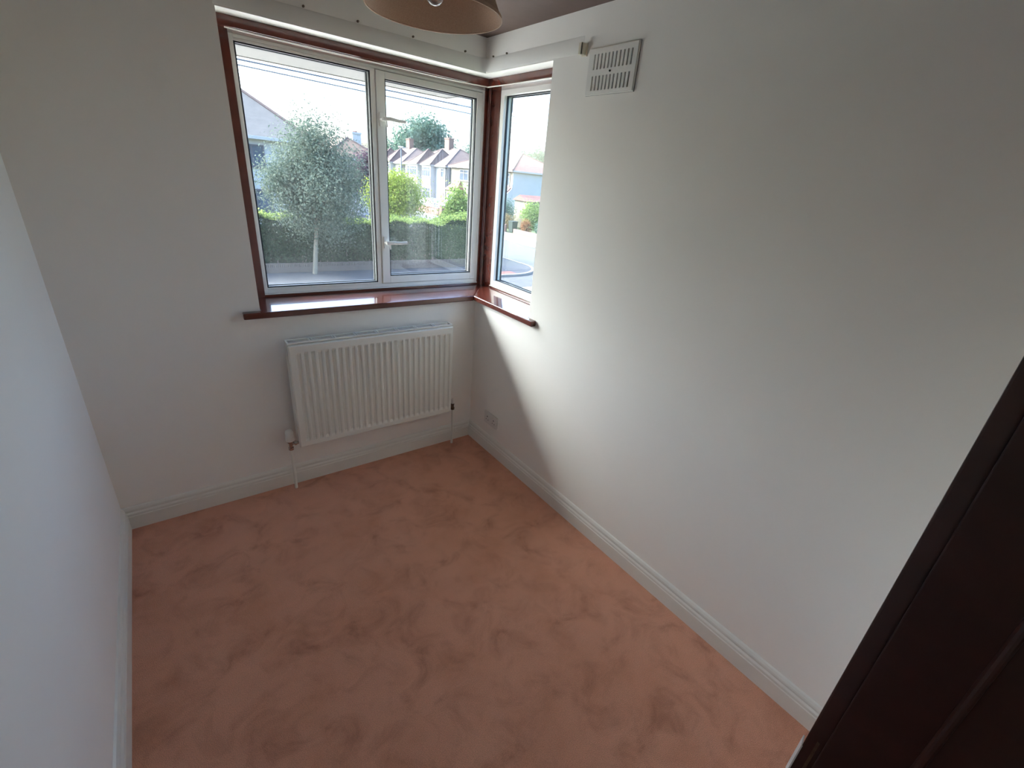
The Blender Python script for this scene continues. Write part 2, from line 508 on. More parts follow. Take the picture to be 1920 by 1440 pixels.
# ---- window sill, L-shaped mahogany board with a rounded nose
sill = MB()
n0, zt, zb, zk = -0.032, 1.010, 0.980, 1.029      # nose, top at the nose, underside, top at the frame
def sill_arm(pts):
    n = len(pts)
    sill.poly([(x, y, zb) for x, y, z in pts] + pts, [tuple(range(n))[::-1], tuple(range(n, 2 * n))] + [(k, (k + 1) % n, n + (k + 1) % n, n + k) for k in range(n)])
zw = zt + (zk - zt) * 0.032 / (DY + 0.02 + 0.032)
zx = zt + (zk - zt) * 0.032 / (DX + 0.02 + 0.032)
sill_arm([(-1.283, n0, zt), (n0, n0, zt), (DX + 0.02, DY + 0.02, zk), (XO + 0.001, DY + 0.02, zk), (XO + 0.001, 0.0, zw), (-1.283, 0.0, zw)])
sill_arm([(n0, n0, zt), (n0, -0.618, zt), (0.0, -0.618, zx), (0.0, YO + 0.001, zx), (DX + 0.02, YO + 0.001, zk), (DX + 0.02, DY + 0.02, zk)])
struct(sill.build('trim_1', M['mahogany'], bevel=0.006, seg=3), 'glossy mahogany L-shaped window sill board', 'window sill')

# ---- window 1 (wall with radiator)
win1 = thing('window_1', 'wide white framed window in mahogany surround, above the radiator', 'window', ((XO + DX) / 2, DY, 1.020), kind='structure')
Z0, Z1 = 1.020, ZL            # timber frame
fx0, fx1, fz0, fz1 = -1.1516, 0.127, 1.044, 2.1435    # white frame outer
b = MB()
b.box(XO, DX + 0.02, DY - 0.09, DY + 0.07, 2.146, Z1)                     # deep head batten
b.box(XO, DX + 0.02, DY - 0.084, DY + 0.07, 2.142, 2.147)
b.box(XO, DX + 0.02, DY + 0.012, DY + 0.07, fz1 - 0.002, 2.146)
b.box(XO, fx0 + 0.004, DY, DY + 0.07, Z0, 2.167)                  # left jamb
b.box(XO, DX, DY + 0.004, DY + 0.07, Z0, 1.034)                    # bottom rail
b.box(XO, DX, DY + 0.010, DY + 0.07, 1.033, fz0 + 0.002)
b.build('timber_frame', M['mahogany'], win1, bevel=0.003)
b = MB()
b.box(fx1 - 0.002, DX + 0.08, DY + 0.002, DY + 0.08, Z0, 2.144)
b.box(DX + 0.002, DX + 0.08, 0.086, DY + 0.03, Z0, 2.144)
b.tube([(DX - 0.004, DY - 0.004, Z0), (DX - 0.004, DY - 0.004, 2.144)], 0.012, 14)   # bead in the corner
b.build('corner_post', M['mahogany'], win1, bevel=0.002)
yf0, yf1 = DY + 0.006, DY + 0.066
gx0, gx1, gz0, gz1 = -1.1308, -0.549, 1.073, 2.1186     # left pane opening
sx0, sx1, sz0, sz1 = -0.522, 0.106, 1.067, 2.127      # sash outer
b = MB()
b.box(fx0, gx0, yf0, yf1, fz0, fz1)
b.box(sx1 + 0.003, fx1, yf0, yf1, fz0, fz1)
b.box(gx0, sx1 + 0.003, yf0, yf1, fz0, sz0 - 0.003)
b.box(gx0, sx1 + 0.003, yf0, yf1, sz1 + 0.003, fz1)
b.box(gx0, gx1, yf0, yf1, sz0 - 0.003, gz0); b.box(gx0, gx1, yf0, yf1, gz1, sz1 + 0.003)
b.box(gx1, sx0 - 0.003, yf0, yf1, sz0 - 0.003, sz1 + 0.003)          # mullion
b.build('window_frame', M['upvc'], win1, bevel=0.002)
b = MB(); b.box(fx0, fx1, yf0 - 0.004, yf0 + 0.004, fz0 - 0.006, fz0 - 0.001); b.build('drip_bead', M['upvc'], win1)
cg = (-0.4766, 0.071, 1.107, 2.096)
ys0, ys1 = DY + 0.000, DY + 0.060
b = MB()
b.box(sx0, cg[0], ys0, ys1, sz0, sz1); b.box(cg[1], sx1, ys0, ys1, sz0, sz1)
b.box(cg[0], cg[1], ys0, ys1, sz0, cg[2]); b.box(cg[0], cg[1], ys0, ys1, cg[3], sz1)
sash = b.build('casement', M['upvc'], win1, bevel=0.0025)
def gasket_ring_y(x0, x1, z0, z1, ya, yb, t=0.006):
    g = MB()
    g.box(x0, x0 + t, ya, yb, z0, z1); g.box(x1 - t, x1, ya, yb, z0, z1)
    g.box(x0 + t, x1 - t, ya, yb, z0, z0 + t); g.box(x0 + t, x1 - t, ya, yb, z1 - t, z1)
    return g
def gasket_ring_x(y0, y1, z0, z1, xa, xb, t=0.006):
    g = MB()
    g.box(xa, xb, y0, y0 + t, z0, z1); g.box(xa, xb, y1 - t, y1, z0, z1)
    g.box(xa, xb, y0 + t, y1 - t, z0, z0 + t); g.box(xa, xb, y0 + t, y1 - t, z1 - t, z1)
    return g
gasket_ring_y(gx0, gx1, gz0, gz1, yf0 + 0.004, yf0 + 0.022).build('gasket', M['gasket'], win1)
gasket_ring_y(gx0, gx1, gz0, gz1, yf0 + 0.044, yf0 + 0.058).build('outer_gasket', M['gasket'], win1)
gasket_ring_y(cg[0], cg[1], cg[2], cg[3], ys0 + 0.006, ys0 + 0.024).build('gasket', M['gasket'], sash)
gasket_ring_y(cg[0], cg[1], cg[2], cg[3], ys0 + 0.046, ys0 + 0.058).build('outer_gasket', M['gasket'], sash)
b = MB(); b.box(gx0, gx1, yf0 + 0.022, yf0 + 0.044, gz0, gz1); b.build('pane', M['glass'], win1)
b = MB(); b.box(cg[0], cg[1], ys0 + 0.024, ys0 + 0.046, cg[2], cg[3]); b.build('pane', M['glass'], sash)
def casement_handle(z, lift):
    h = MB()
    x = -0.501
    h.box(x - 0.010, x + 0.010, ys0 - 0.008, ys0, z - 0.032, z + 0.032)                 # back plate
    h.tube([(x, ys0 - 0.006, z), (x, ys0 - 0.034, z)], 0.009, 12)
    hd = h.build('handle', M['upvc'], sash, bevel=0.002)
    l = MB()
    pts = [(x - 0.006, ys0 - 0.036, z), (x + 0.03, ys0 - 0.043, z + 0.004), (x + 0.075, ys0 - 0.046, z + lift * 0.5), (x + 0.112, ys0 - 0.046, z + lift)]
    for (p, q, r0, r1) in zip(pts, pts[1:], (0.010, 0.0095, 0.008), (0.0095, 0.008, 0.0085)):
        l.tube([p, q], [r0, r1], 10)
    l.tube([(x + 0.012, ys0 - 0.036, z - 0.002), (x + 0.018, ys0 - 0.03, z - 0.034)], [0.006, 0.004], 8)
    l.build('lever', M['upvc'], sash, smooth=True)
casement_handle(1.913, 0.0)
casement_handle(1.299, 0.004)

# ---- window 2 (round the corner)
win2 = thing('window_2', 'narrow white framed side window round the corner, in mahogany surround', 'window', (DX, YO / 2, 1.020), kind='structure')
b = MB()
b.box(DX - 0.073, DX + 0.07, YO, DY - 0.09, 2.146, Z1); b.box(DX - 0.067, DX + 0.07, YO, DY - 0.09, 2.142, 2.147); b.box(DX + 0.012, DX + 0.07, YO, 0.086, fz1 - 0.002, 2.146)
b.box(DX, DX + 0.07, YO, -0.511, Z0, 2.167)
b.box(DX + 0.004, DX + 0.07, YO, 0.086, Z0, 1.034); b.box(DX + 0.010, DX + 0.07, YO, 0.086, 1.033, fz0 + 0.002)
b.build('timber_frame', M['mahogany'], win2, bevel=0.003)
ty0, ty1 = -0.515, 0.091
tg0, tg1 = -0.468, 0.053
xf0, xf1 = DX + 0.006, DX + 0.066
b = MB()
b.box(xf0, xf1, ty0, tg0, fz0, fz1); b.box(xf0, xf1, tg1, ty1, fz0, fz1)
b.box(xf0, xf1, tg0, tg1, fz0, 1.077); b.box(xf0, xf1, tg0, tg1, 2.1166, fz1)
b.build('window_frame', M['upvc'], win2, bevel=0.002)
b = MB(); b.box(xf0 - 0.004, xf0 + 0.004, ty0, ty1, fz0 - 0.006, fz0 - 0.001); b.build('drip_bead', M['upvc'], win2)
gasket_ring_x(tg0, tg1, 1.077, 2.1166, xf0 + 0.020, xf0 + 0.030).build('gasket', M['gasket'], win2)
gasket_ring_x(tg0, tg1, 1.077, 2.1166, xf0 + 0.052, xf0 + 0.059).build('outer_gasket', M['gasket'], win2)
b = MB(); b.box(xf0 + 0.030, xf0 + 0.052, tg0, tg1, 1.077, 2.1166); b.build('pane', M['glass'], win2)

# ---- landing window, unseen, added to bounce daylight through the doorway
fill_win = thing('fill_window', 'unseen white framed window added on the landing to light the room', 'window', (-W - 0.1, -3.4, 1.0), kind='structure')
b = MB()
for ya, yb, za, zb3 in ((-3.95, -3.90, 1.0, 2.05), (-2.90, -2.85, 1.0, 2.05), (-3.425, -3.375, 1.05, 2.0), (-3.90, -2.90, 1.0, 1.05), (-3.90, -2.90, 2.0, 2.05)):
    b.box(-W - 0.13, -W - 0.07, ya, yb, za, zb3)
b.build('window_frame', M['upvc'], fill_win)
for ya, yb in ((-3.90, -3.425), (-3.375, -2.90)):
    b = MB(); b.box(-W - 0.105, -W - 0.095, ya, yb, 1.05, 2.0); b.build('pane', M['glass'], fill_win)

# ---- door lining on the right-hand side of the doorway
door = thing('door_1', 'dark mahogany door frame at the bottom right of the photo', 'door frame', (XJ1, YN - 0.05, 0), kind='structure')
b = MB()
ye = -2.4135
b.box(XJ1, XJ1 + 0.03, YN - 0.205, ye, 0, ZD); b.box(XJ0 - 0.03, XJ0, YN - 0.205, ye, 0, ZD); b.box(XJ0 - 0.03, XJ1 + 0.03, YN - 0.205, ye, ZD, ZD + 0.03)
b.build('lining', M['door_wood'], door, bevel=0.003)
b = MB()
b.box(XJ1 - 0.006, XJ1 + 0.001, YN - 0.104, ye - 0.024, 0, ZD); b.box(XJ0 - 0.001, XJ0 + 0.006, YN - 0.104, ye - 0.024, 0, ZD); b.box(XJ0, XJ1, YN - 0.104, ye - 0.024, ZD - 0.006, ZD + 0.001)
b.tube([(XJ1 - 0.004, YN - 0.106, 0), (XJ1 - 0.004, YN - 0.106, ZD)], 0.006, 12)
b.build('door_stop', M['door_wood'], door, bevel=0.002)
b = MB(); b.box(XJ1 - 0.0012, XJ1 + 0.001, ye - 0.018, ye - 0.014, 0.80, 0.915); sp = b.build('strike_plate', M['tarnished'], door)
tag(sp, 'thin metal strike plate')
b = MB()
b.poly([(XJ1 - 0.002, ye + 0.0005, 0.790), (XJ1 + 0.0, ye + 0.0005, 0.882), (XJ1 + 0.02, ye + 0.0055, 0.79), (XJ1 + 0.02, ye + 0.0055, 0.882),
        (XJ1 - 0.002, ye - 0.0015, 0.790), (XJ1 + 0.0, ye - 0.0015, 0.882), (XJ1 + 0.02, ye + 0.0035, 0.79), (XJ1 + 0.02, ye + 0.0035, 0.882)],
       [(0, 2, 3, 1), (4, 5, 7, 6), (0, 1, 5, 4), (2, 6, 7, 3), (1, 3, 7, 5), (0, 4, 6, 2)])
tag(b.build('strike_lip', M['plastic'], door), 'white lip at the edge of the dark frame')

# ================================================================== FITTINGS
# ---- curtain track: flat white strip above the window, bent round the corner
trk = thing('curtain_track', 'flat white curtain track strip bent round the corner above the window', 'curtain track', (0, 0, 2.22))
def track_strip(z0, z1, t, name, mat):
    path = []
    r = 0.045
    path.append((-1.213, 0.0, 0, -1))
    for k in range(9):
        a = math.pi / 2 * k / 8
        # inside corner at (0,0): arc centre (-r,-r)
        path.append((-r + r * math.sin(a), -r + r * math.cos(a), -math.sin(a), -math.cos(a)))
    path.append((0.0, -0.53, -1, 0))
    path.append((0.0, -0.742, -0.25, 0))
    vs = []; fs = []
    for (x, y, nx, ny) in path:
        o = [(x + nx * 0.0005, y + ny * 0.0005, z0), (x + nx * t, y + ny * t, z0 + 0.003), (x + nx * t, y + ny * t, z1 - 0.004), (x + nx * 0.0005, y + ny * 0.0005, z1)]
        vs += o
    for i in range(len(path) - 1):
        for k in range(4):
            fs.append((4 * i + k, 4 * i + (k + 1) % 4, 4 * (i + 1) + (k + 1) % 4, 4 * (i + 1) + k))
    fs.append((0, 1, 2, 3)); n = 4 * (len(path) - 1); fs.append((n + 3, n + 2, n + 1, n))
    q = MB(); q.poly(vs, fs)
    return q.build(name, mat, trk, smooth=True)
track_strip(2.190, 2.250, 0.002, 'rail', M['plaster_edge'])
for px in (-0.89, -0.668, -0.41, -0.128):
    s = MB(); s.lathe([(0.0, -0.010), (0.0042, -0.008), (0.005, -0.003), (0.005, 0.0)], (px, 0, 2.257), 10, 'y'); s.build('screw', M['tarnished'], trk)
for py in (-0.07, -0.19):
    s = MB(); s.lathe([(0.0, -0.008), (0.004, -0.007), (0.0045, -0.002), (0.0045, 0.0)], (0, py, 2.252), 10, 'x'); s.build('screw', M['tarnished'], trk)

# ---- net curtain wire
wr = MB()
def sag(a, bb, n, s):
    a = Vector(a); bb = Vector(bb)
    return [a.lerp(bb, k / n) - Vector((0, 0, s * 4 * (k / n) * (1 - k / n))) for k in range(n + 1)]
pts = sag((-1.172, DY - 0.098, 2.140), (-0.42, DY - 0.098, 2.138), 10, 0.003) + sag((-0.42, DY - 0.098, 2.138), (DX - 0.081, DY - 0.098, 2.144), 10, 0.003)[1:] + sag((DX - 0.081, DY - 0.098, 2.144), (DX - 0.081, YO + 0.01, 2.142), 6, 0.002)[1:]
wr.tube(pts, 0.0028, 8)
tag(wr.build('curtain_wire', M['wire_white'], smooth=True), 'thin white net curtain wire stretched across the top of the mahogany frame', 'curtain wire')

# ---- end bracket beside the vent
br = thing('curtain_bracket', 'small cream curtain track bracket left of the air vent', 'bracket', (0, -0.752, 2.2))
b = MB(); b.box(-0.004, 0, -0.768, -0.738, 2.176, 2.222); b.build('back_plate', M['cream'], br, bevel=0.001)
b = MB(); b.box(-0.030, -0.004, -0.762, -0.757, 2.180, 2.220); b.box(-0.030, -0.025, -0.762, -0.744, 2.180, 2.220); b.box(-0.025, -0.012, -0.757, -0.744, 2.180, 2.184)
b.build('hook', M['cream'], br, bevel=0.001)

# ---- air vent with two rows of slots
vent = thing('air_vent', 'white slotted metal air vent high on the long wall', 'vent', (0, -0.921, 2.116))
vy0, vy1, vz0, vz1 = -1.052, -0.790, 2.034, 2.197
b = MB(); b.box(-0.002, 0, vy0, vy1, vz0, vz1)
b.build('backing', M['dark_hole'], vent)
b = MB()
x0, x1 = -0.010, -0.004
slots = [(-0.826 - k * 0.0196) for k in range(11)]
sw = 0.0076
rows = [(2.122, 2.174), (2.050, 2.100)]
zz = [vz0 + 0.004, rows[1][0], rows[1][1], rows[0][0], rows[0][1], vz1 - 0.004]
for a, c in ((zz[0], zz[1]), (zz[2], zz[3]), (zz[4], zz[5])):
    b.box(x0, x1, vy0 + 0.004, vy1 - 0.004, a, c)
for (za, zb2) in rows:
    ed = [vy1 - 0.004] + [s + q for s in slots for q in (sw / 2, -sw / 2)] + [vy0 + 0.004]
    for k in range(0, len(ed), 2):
        b.box(x0, x1, ed[k + 1], ed[k], za, zb2)
b.build('face_plate', M['plastic'], vent)
b = MB()
fr = 0.010
b.box(-0.006, -0.002, vy0, vy1, vz0, vz0 + fr); b.box(-0.006, -0.002, vy0, vy1, vz1 - fr, vz1)
b.box(-0.006, -0.002, vy0, vy0 + fr, vz0 + fr, vz1 - fr); b.box(-0.006, -0.002, vy1 - fr, vy1, vz0 + fr, vz1 - fr)
b.build('rim', M['plastic'], vent, bevel=0.0015)
b = MB()   # sliding shutter with offset slots behind the plate
for (za, zb2) in rows:
    for k, s in enumerate(slots):
        w_ = (0.0040, 0.0022, 0.001, 0.001, 0.0015, 0.0042, 0.0046, 0.0040, 0.002, 0.0008, 0.0004)[k]
        b.box(-0.0045, -0.003, s - sw / 2, s - sw / 2 + w_, za - 0.004, zb2 + 0.004)
b.build('shutter', M['vent_shutter'], vent)
b = MB(); b.tube([(-0.0105, -0.921, 2.111), (-0.0145, -0.921, 2.111)], 0.0035, 10); b.build('knob', M['dark_hole'], vent)
for py, pz in ((vy0 + 0.008, vz0 + 0.008), (vy1 - 0.008, vz0 + 0.008), (vy0 + 0.008, vz1 - 0.008), (vy1 - 0.008, vz1 - 0.008)):
    b = MB(); b.lathe([(0.0, -0.0085), (0.003, -0.0078), (0.0042, -0.006)], (0, py, pz), 10, 'x'); b.build('screw', M['tarnished'], vent)

# ---- double socket
sk = thing('double_socket', 'white double power socket just above the skirting', 'socket', (0, -0.267, 0.24))
b = MB(); b.box(-0.010, 0, -0.340, -0.194, 0.197, 0.283); b.build('plate', M['plastic'], sk, bevel=0.003)
for yc in (-0.231, -0.303):
    b = MB(); b.box(-0.0125, -0.0095, yc - 0.0055, yc + 0.0055, 0.258, 0.276); b.build('switch', M['plastic'], sk, bevel=0.001)
    for dy, dz, h_ in ((0, 0.016, 0.008), (-0.011, -0.006, 0.004), (0.011, -0.006, 0.004)):
        b = MB(); b.box(-0.0104, -0.0098, yc + dy - 0.0035, yc + dy + 0.0035, 0.233 + dz - h_ / 2, 0.233 + dz + h_ / 2); b.build('pin_hole', M['dark_hole'], sk)

# ---- radiator
rad = thing('radiator', 'white ribbed panel radiator on the wall under the window', 'radiator', (-0.668, -0.065, 0.27))
rx0, rx1, rz0, rz1 = -1.127, -0.209, 0.271, 0.861
yfr, yre = -0.100, -0.086
nf = 26
u0, u1 = rx0 + 0.030, rx1 - 0.012
pitch = (u1 - u0) / nf
xs = [rx0, rx0 + 0.006]; ds = [0.006, 0.0]
for k in range(nf):
    a = u0 + k * pitch
    for f_, d_ in ((0.04, 0.0), (0.24, 0.009), (0.62, 0.009), (0.80, 0.0)):
        xs.append(a + f_ * pitch); ds.append(d_)
xs += [rx1 - 0.006, rx1]; ds += [0.0, 0.006]
zrow = [(rz0, 0.006, 0), (rz0 + 0.005, 0.0, 0), (rz0 + 0.030, 0.0, 0), (rz0 + 0.044, 0.0, 1), (rz1 - 0.064, 0.0, 1), (rz1 - 0.050, 0.0, 0), (rz1 - 0.016, 0.0, 0), (rz1 - 0.010, 0.008, 0)]
vs = []; fs = []
for (z, dz, f_) in zrow:
    for x, d_ in zip(xs, ds):
        if d_ == 0.009: d_ = d_ * f_
        vs.append((x, yfr + max(d_, dz), z))
nx = len(xs)
for j in range(len(zrow) - 1):
    for i in range(nx - 1):
        fs.append((j * nx + i, j * nx + i + 1, (j + 1) * nx + i + 1, (j + 1) * nx + i))
b = MB(); b.poly(vs, fs)
b.box(rx0, rx1, yfr + 0.010, yre + 0.006, rz0, rz1 - 0.010)
pn = b.build('panel', M['enamel'], rad)
b = MB()      # convector fins behind the panel
for k in range(44):
    x = rx0 + 0.02 + k * (rx1 - rx0 - 0.04) / 43
    b.box(x - 0.0008, x + 0.0008, yre + 0.006, -0.034, rz0 + 0.03, rz1 - 0.04)
b.build('convector', M['enamel'], rad)
for xa, xb in ((rx0, rx0 + 0.0015), (rx1 - 0.0015, rx1)):      # side covers
    b = MB()
    b.box(xa, xb, yre, -0.032, rz0 + 0.03, rz1 - 0.075); b.box(xa, xb, yre, -0.032, rz1 - 0.03, rz1 - 0.004)
    b.box(xa, xb, yre, yre + 0.012, rz1 - 0.08, rz1 - 0.02); b.box(xa, xb, -0.044, -0.032, rz1 - 0.08, rz1 - 0.02)
    b.build('side_cover', M['enamel'], rad)
b = MB()      # top grille with long openings
zt0, zt1 = rz1 - 0.006, rz1 + 0.002
b.box(rx0, rx1, yfr + 0.008, yfr + 0.020, zt0, zt1); b.box(rx0, rx1, -0.040, -0.030, zt0, zt1)
for x in (rx0 + 0.004, rx1 - 0.004):
    b.box(x - 0.004, x + 0.004, yfr + 0.020, -0.040, zt0, zt1)
for k in range(1, 8):
    x = rx0 + k * (rx1 - rx0) / 8
    b.box(x - 0.009, x - 0.0025, yfr + 0.020, -0.040, zt0, zt1); b.box(x + 0.0025, x + 0.009, yfr + 0.020, -0.040, zt0, zt1)
b.build('top_grille', M['enamel'], rad, bevel=0.001)
b = MB(); b.box(rx0 + 0.01, rx1 - 0.01, yfr + 0.018, -0.038, rz1 - 0.030, rz1 - 0.028); b.build('inner_tray', M['enamel'], rad)
for x in (rx0 + 0.12, rx1 - 0.12):
    b = MB(); b.box(x - 0.02, x + 0.02, -0.034, -0.0005, 0.34, 0.80); b.build('wall_bracket', M['enamel'], rad)
# thermostatic valve on the left
vx, vy = -1.166, -0.066
b = MB(); b.lathe([(0.0, 0.375), (0.014, 0.374), (0.0185, 0.369), (0.0205, 0.355), (0.0215, 0.318), (0.0205, 0.312), (0.017, 0.309)], (vx, vy, 0), 20)
hd = b.build('valve_head', M['plastic'], rad, smooth=True)
b = MB()
for k in range(14):
    a = 2 * math.pi * k / 14
    cx, cy = vx + 0.0208 * math.cos(a), vy + 0.0208 * math.sin(a)
    b.box(cx - 0.0012, cx + 0.0012, cy - 0.0012, cy + 0.0012, 0.320, 0.358)
b.build('grip_rib', M['plastic'], hd)
b = MB()
b.lathe([(0.0, 0.312), (0.016, 0.311), (0.016, 0.300), (0.010, 0.298), (0.010, 0.272), (0.0135, 0.270), (0.0135, 0.256), (0.008, 0.254)], (vx, vy, 0), 14)
b.tube([(vx + 0.008, vy, 0.291), (vx + 0.018, vy, 0.291)], 0.008, 10); b.tube([(vx + 0.018, vy, 0.291), (vx + 0.030, vy, 0.291)], 0.0125, 6); b.tube([(vx + 0.030, vy, 0.291), (vx + 0.048, vy, 0.291)], 0.009, 12)
b.build('valve_body', M['chrome'], rad, smooth=True)
b = MB(); b.tube([(vx, vy, 0.256), (vx, vy, 0.10), (vx, vy + 0.006, 0.0)], 0.0078, 12); tag(b.build('supply_pipe', M['gloss_white'], rad, smooth=True), 'white painted pipe')
# lockshield valve on the right
lx, ly = -0.180, -0.066
b = MB(); b.lathe([(0.0, 0.345), (0.0075, 0.344), (0.009, 0.338), (0.010, 0.312)], (lx, ly, 0), 14); b.build('valve_cap', M['plastic'], rad, smooth=True)
b = MB(); b.lathe([(0.0, 0.312), (0.011, 0.311), (0.011, 0.300), (0.009, 0.297), (0.009, 0.284), (0.0125, 0.282), (0.0125, 0.268), (0.007, 0.266)], (lx, ly, 0), 12)
b.tube([(lx - 0.032, ly, 0.297), (lx - 0.006, ly, 0.297)], [0.011, 0.009], 8)
b.build('lockshield_valve', M['tarnished'], rad, smooth=True)
b = MB(); b.tube([(lx, ly, 0.268), (lx + 0.003, ly + 0.002, 0.10), (lx + 0.006, ly + 0.012, 0.0)], 0.0075, 12); tag(b.build('return_pipe', M['gloss_white'], rad, smooth=True), 'white painted pipe')

# ---- pendant lamp
LX, LY, LZ = -0.802, -0.988, 2.097
lamp = thing('pendant_lamp', 'brown cloth cone lampshade hanging from the ceiling, switched off', 'lamp', (LX, LY, H))
b = MB()
b.lathe([(0.190, 0.0), (0.088, 0.215), (0.0865, 0.215), (0.1885, 0.0)], (LX, LY, LZ), 96, close=True)
sh = b.build('lamp_shade', M['shade'], lamp, smooth=True)
b = MB()
a_ = [(0.1915, -0.001), (0.1895, 0.008), (0.1875, 0.008), (0.1875, -0.001)]
b.lathe(a_, (LX, LY, LZ), 96, close=True); b.build('rim_binding', M['shade'], sh, smooth=True)
b = MB()
for k in range(3):
    a = 2 * math.pi * k / 3 + 0.4
    b.tube([(LX + 0.018 * math.cos(a), LY + 0.018 * math.sin(a), LZ + 0.19), (LX + 0.090 * math.cos(a), LY + 0.090 * math.sin(a), LZ + 0.21)], 0.0018, 6)
b.build('shade_spider', M['steel'], sh)
b = MB(); b.lathe([(0.0, 0.016), (0.012, 0.018), (0.022, 0.027), (0.028, 0.042), (0.030, 0.060), (0.027, 0.080), (0.018, 0.100), (0.013, 0.115), (0.013, 0.130)], (LX, LY, LZ), 24)
b.build('bulb', M['bulb'], lamp, smooth=True)
b = MB(); b.lathe([(0.013, 0.128), (0.017, 0.135), (0.019, 0.190), (0.010, 0.205), (0.006, 0.225)], (LX, LY, LZ), 16); b.build('lamp_holder', M['plastic'], lamp, smooth=True)
b = MB(); b.tube([(LX, LY, LZ + 0.22), (LX, LY, H - 0.015)], 0.003, 8); b.build('flex', M['plastic'], lamp)
b = MB(); b.lathe([(0.0, -0.025), (0.018, -0.022), (0.036, -0.010), (0.040, 0.0)], (LX, LY, H), 24); b.build('ceiling_rose', M['plastic'], lamp, smooth=True)

# ================================================================== OUTSIDE OF THIS HOUSE
G = -2.8           # ground level outside (the room is upstairs)
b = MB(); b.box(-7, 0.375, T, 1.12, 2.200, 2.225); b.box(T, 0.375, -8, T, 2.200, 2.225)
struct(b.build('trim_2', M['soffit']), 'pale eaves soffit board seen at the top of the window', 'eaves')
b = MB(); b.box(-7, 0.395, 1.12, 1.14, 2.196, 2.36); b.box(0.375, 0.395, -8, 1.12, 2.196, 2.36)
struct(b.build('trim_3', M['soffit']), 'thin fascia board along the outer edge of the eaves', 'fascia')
b = MB()
b.poly([(0.40, 1.15, 2.34), (-7, 1.15, 2.34), (-7, -8, 2.34), (0.40, -8, 2.34), (-3.6, -2.8, 5.0), (-3.6, -4.4, 5.0)],
       [(0, 1, 4), (1, 2, 5, 4), (2, 3, 5), (3, 0, 4, 5), (3, 2, 1, 0)])
struct(b.build('roof', M['tile_brown']), 'tiled roof above this room', 'roof')
b = MB(); b.box(-7, T, 0.0, T, G, -0.14); b.box(0.0, T, -8, 0.0, G, -0.14); b.box(-7, -W - T, 0, T, -0.14, 2.2)
struct(b.build('wall_outside', M['render_white']), 'outer wall of this house below the window', 'wall')

# ground
def slab(name, pts, z0, z1, mat, label, cat):
    q = MB(); n = len(pts)
    q.poly([(x, y, z0) for x, y in pts] + [(x, y, z1) for x, y in pts],
           [tuple(range(n))[::-1], tuple(range(n, 2 * n))] + [(k, (k + 1) % n, n + (k + 1) % n, n + k) for k in range(n)])
    return struct(q.build(name, mat), label, cat)
slab('ground', [(-90, -40), (150, -40), (150, 220), (-90, 220)], G - 0.5, G - 0.13, M['soil'], 'grass and soil of the gardens beyond the street', 'ground')
slab('road', [(-60, 4.0), (21.4, 4.0), (21.4, 160), (14.9, 160), (14.9, 17.6), (-60, 17.6)], G - 0.2, G - 0.10, M['road'], 'sunlit asphalt road beyond the hedge corner', 'road')
# pavement with a rounded corner at the junction
R0 = 2.4
cx, cy = 15.5 - R0, 17.1 + R0
arc = [(cx + R0 * math.sin(a), cy - R0 * math.cos(a)) for a in [math.pi / 2 * k / 10 for k in range(11)]]
slab('pavement', [(-60, 17.1)] + arc + [(15.5, 160), (12.6, 160), (12.6, 19.4), (-60, 19.4)], G - 0.15, G, M['asphalt_path'], 'dark asphalt pavement between the hedge and the road', 'pavement')
R1 = R0 + 0.16
arc1 = [(cx + R1 * math.sin(a), cy - R1 * math.cos(a)) for a in [math.pi / 2 * k / 10 for k in range(11)]]
o_ = [(-60, 17.1)] + arc + [(15.5, 160)]; i_ = [(-60, 16.94)] + arc1 + [(15.66, 160)]
q = MB(); n = len(o_)
q.poly([(x, y, G + 0.015) for x, y in o_] + [(x, y, G + 0.015) for x, y in i_] + [(x, y, G - 0.12) for x, y in i_],
       [(k, k + 1, n + k + 1, n + k) for k in range(n - 1)] + [(n + k, n + k + 1, 2 * n + k + 1, 2 * n + k) for k in range(n - 1)])
struct(q.build('kerb', M['kerb']), 'pale kerb curving round the junction corner', 'kerb')
slab('far_pavement', [(21.56, 4), (24.7, 4), (24.7, 160), (21.56, 160)], G - 0.15, G, M['paving'], 'sunlit pavement on the far side of the road', 'pavement')
q = MB(); q.box(21.36, 21.56, 4, 160, G - 0.2, G + 0.01)
struct(q.build('far_kerb', M['kerb']), 'straight kerb on the far side of the road', 'kerb')
q = MB(); q.box(21.28, 21.36, 4, 160, G - 0.11, G - 0.094)
struct(q.build('gutter', M['gasket']), 'dark gutter line beside the far kerb', 'gutter')
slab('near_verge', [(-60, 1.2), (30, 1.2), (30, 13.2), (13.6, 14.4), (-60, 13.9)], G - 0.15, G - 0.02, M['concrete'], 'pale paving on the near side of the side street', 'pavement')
slab('tactile_strip', [(11.6, 17.15), (13.3, 17.15), (13.3, 17.75), (11.6, 17.75)], G, G + 0.008, M['tactile'], 'red tactile paving at the kerb of the junction', 'paving')
q = MB()
for k in range(6):
    q.box(13.5 + k * 1.2, 14.1 + k * 1.2, 15.9, 16.0, G - 0.1, G - 0.096)
struct(q.build('road_marking', M['paint_line']), 'short white give-way dashes on the road', 'road marking')
slab('driveway', [(24.9, 41), (30.6, 41), (30.6, 60), (24.9, 60)], G - 0.13, G - 0.02, M['paving'], 'pale paved drive in front of the far houses', 'drive')

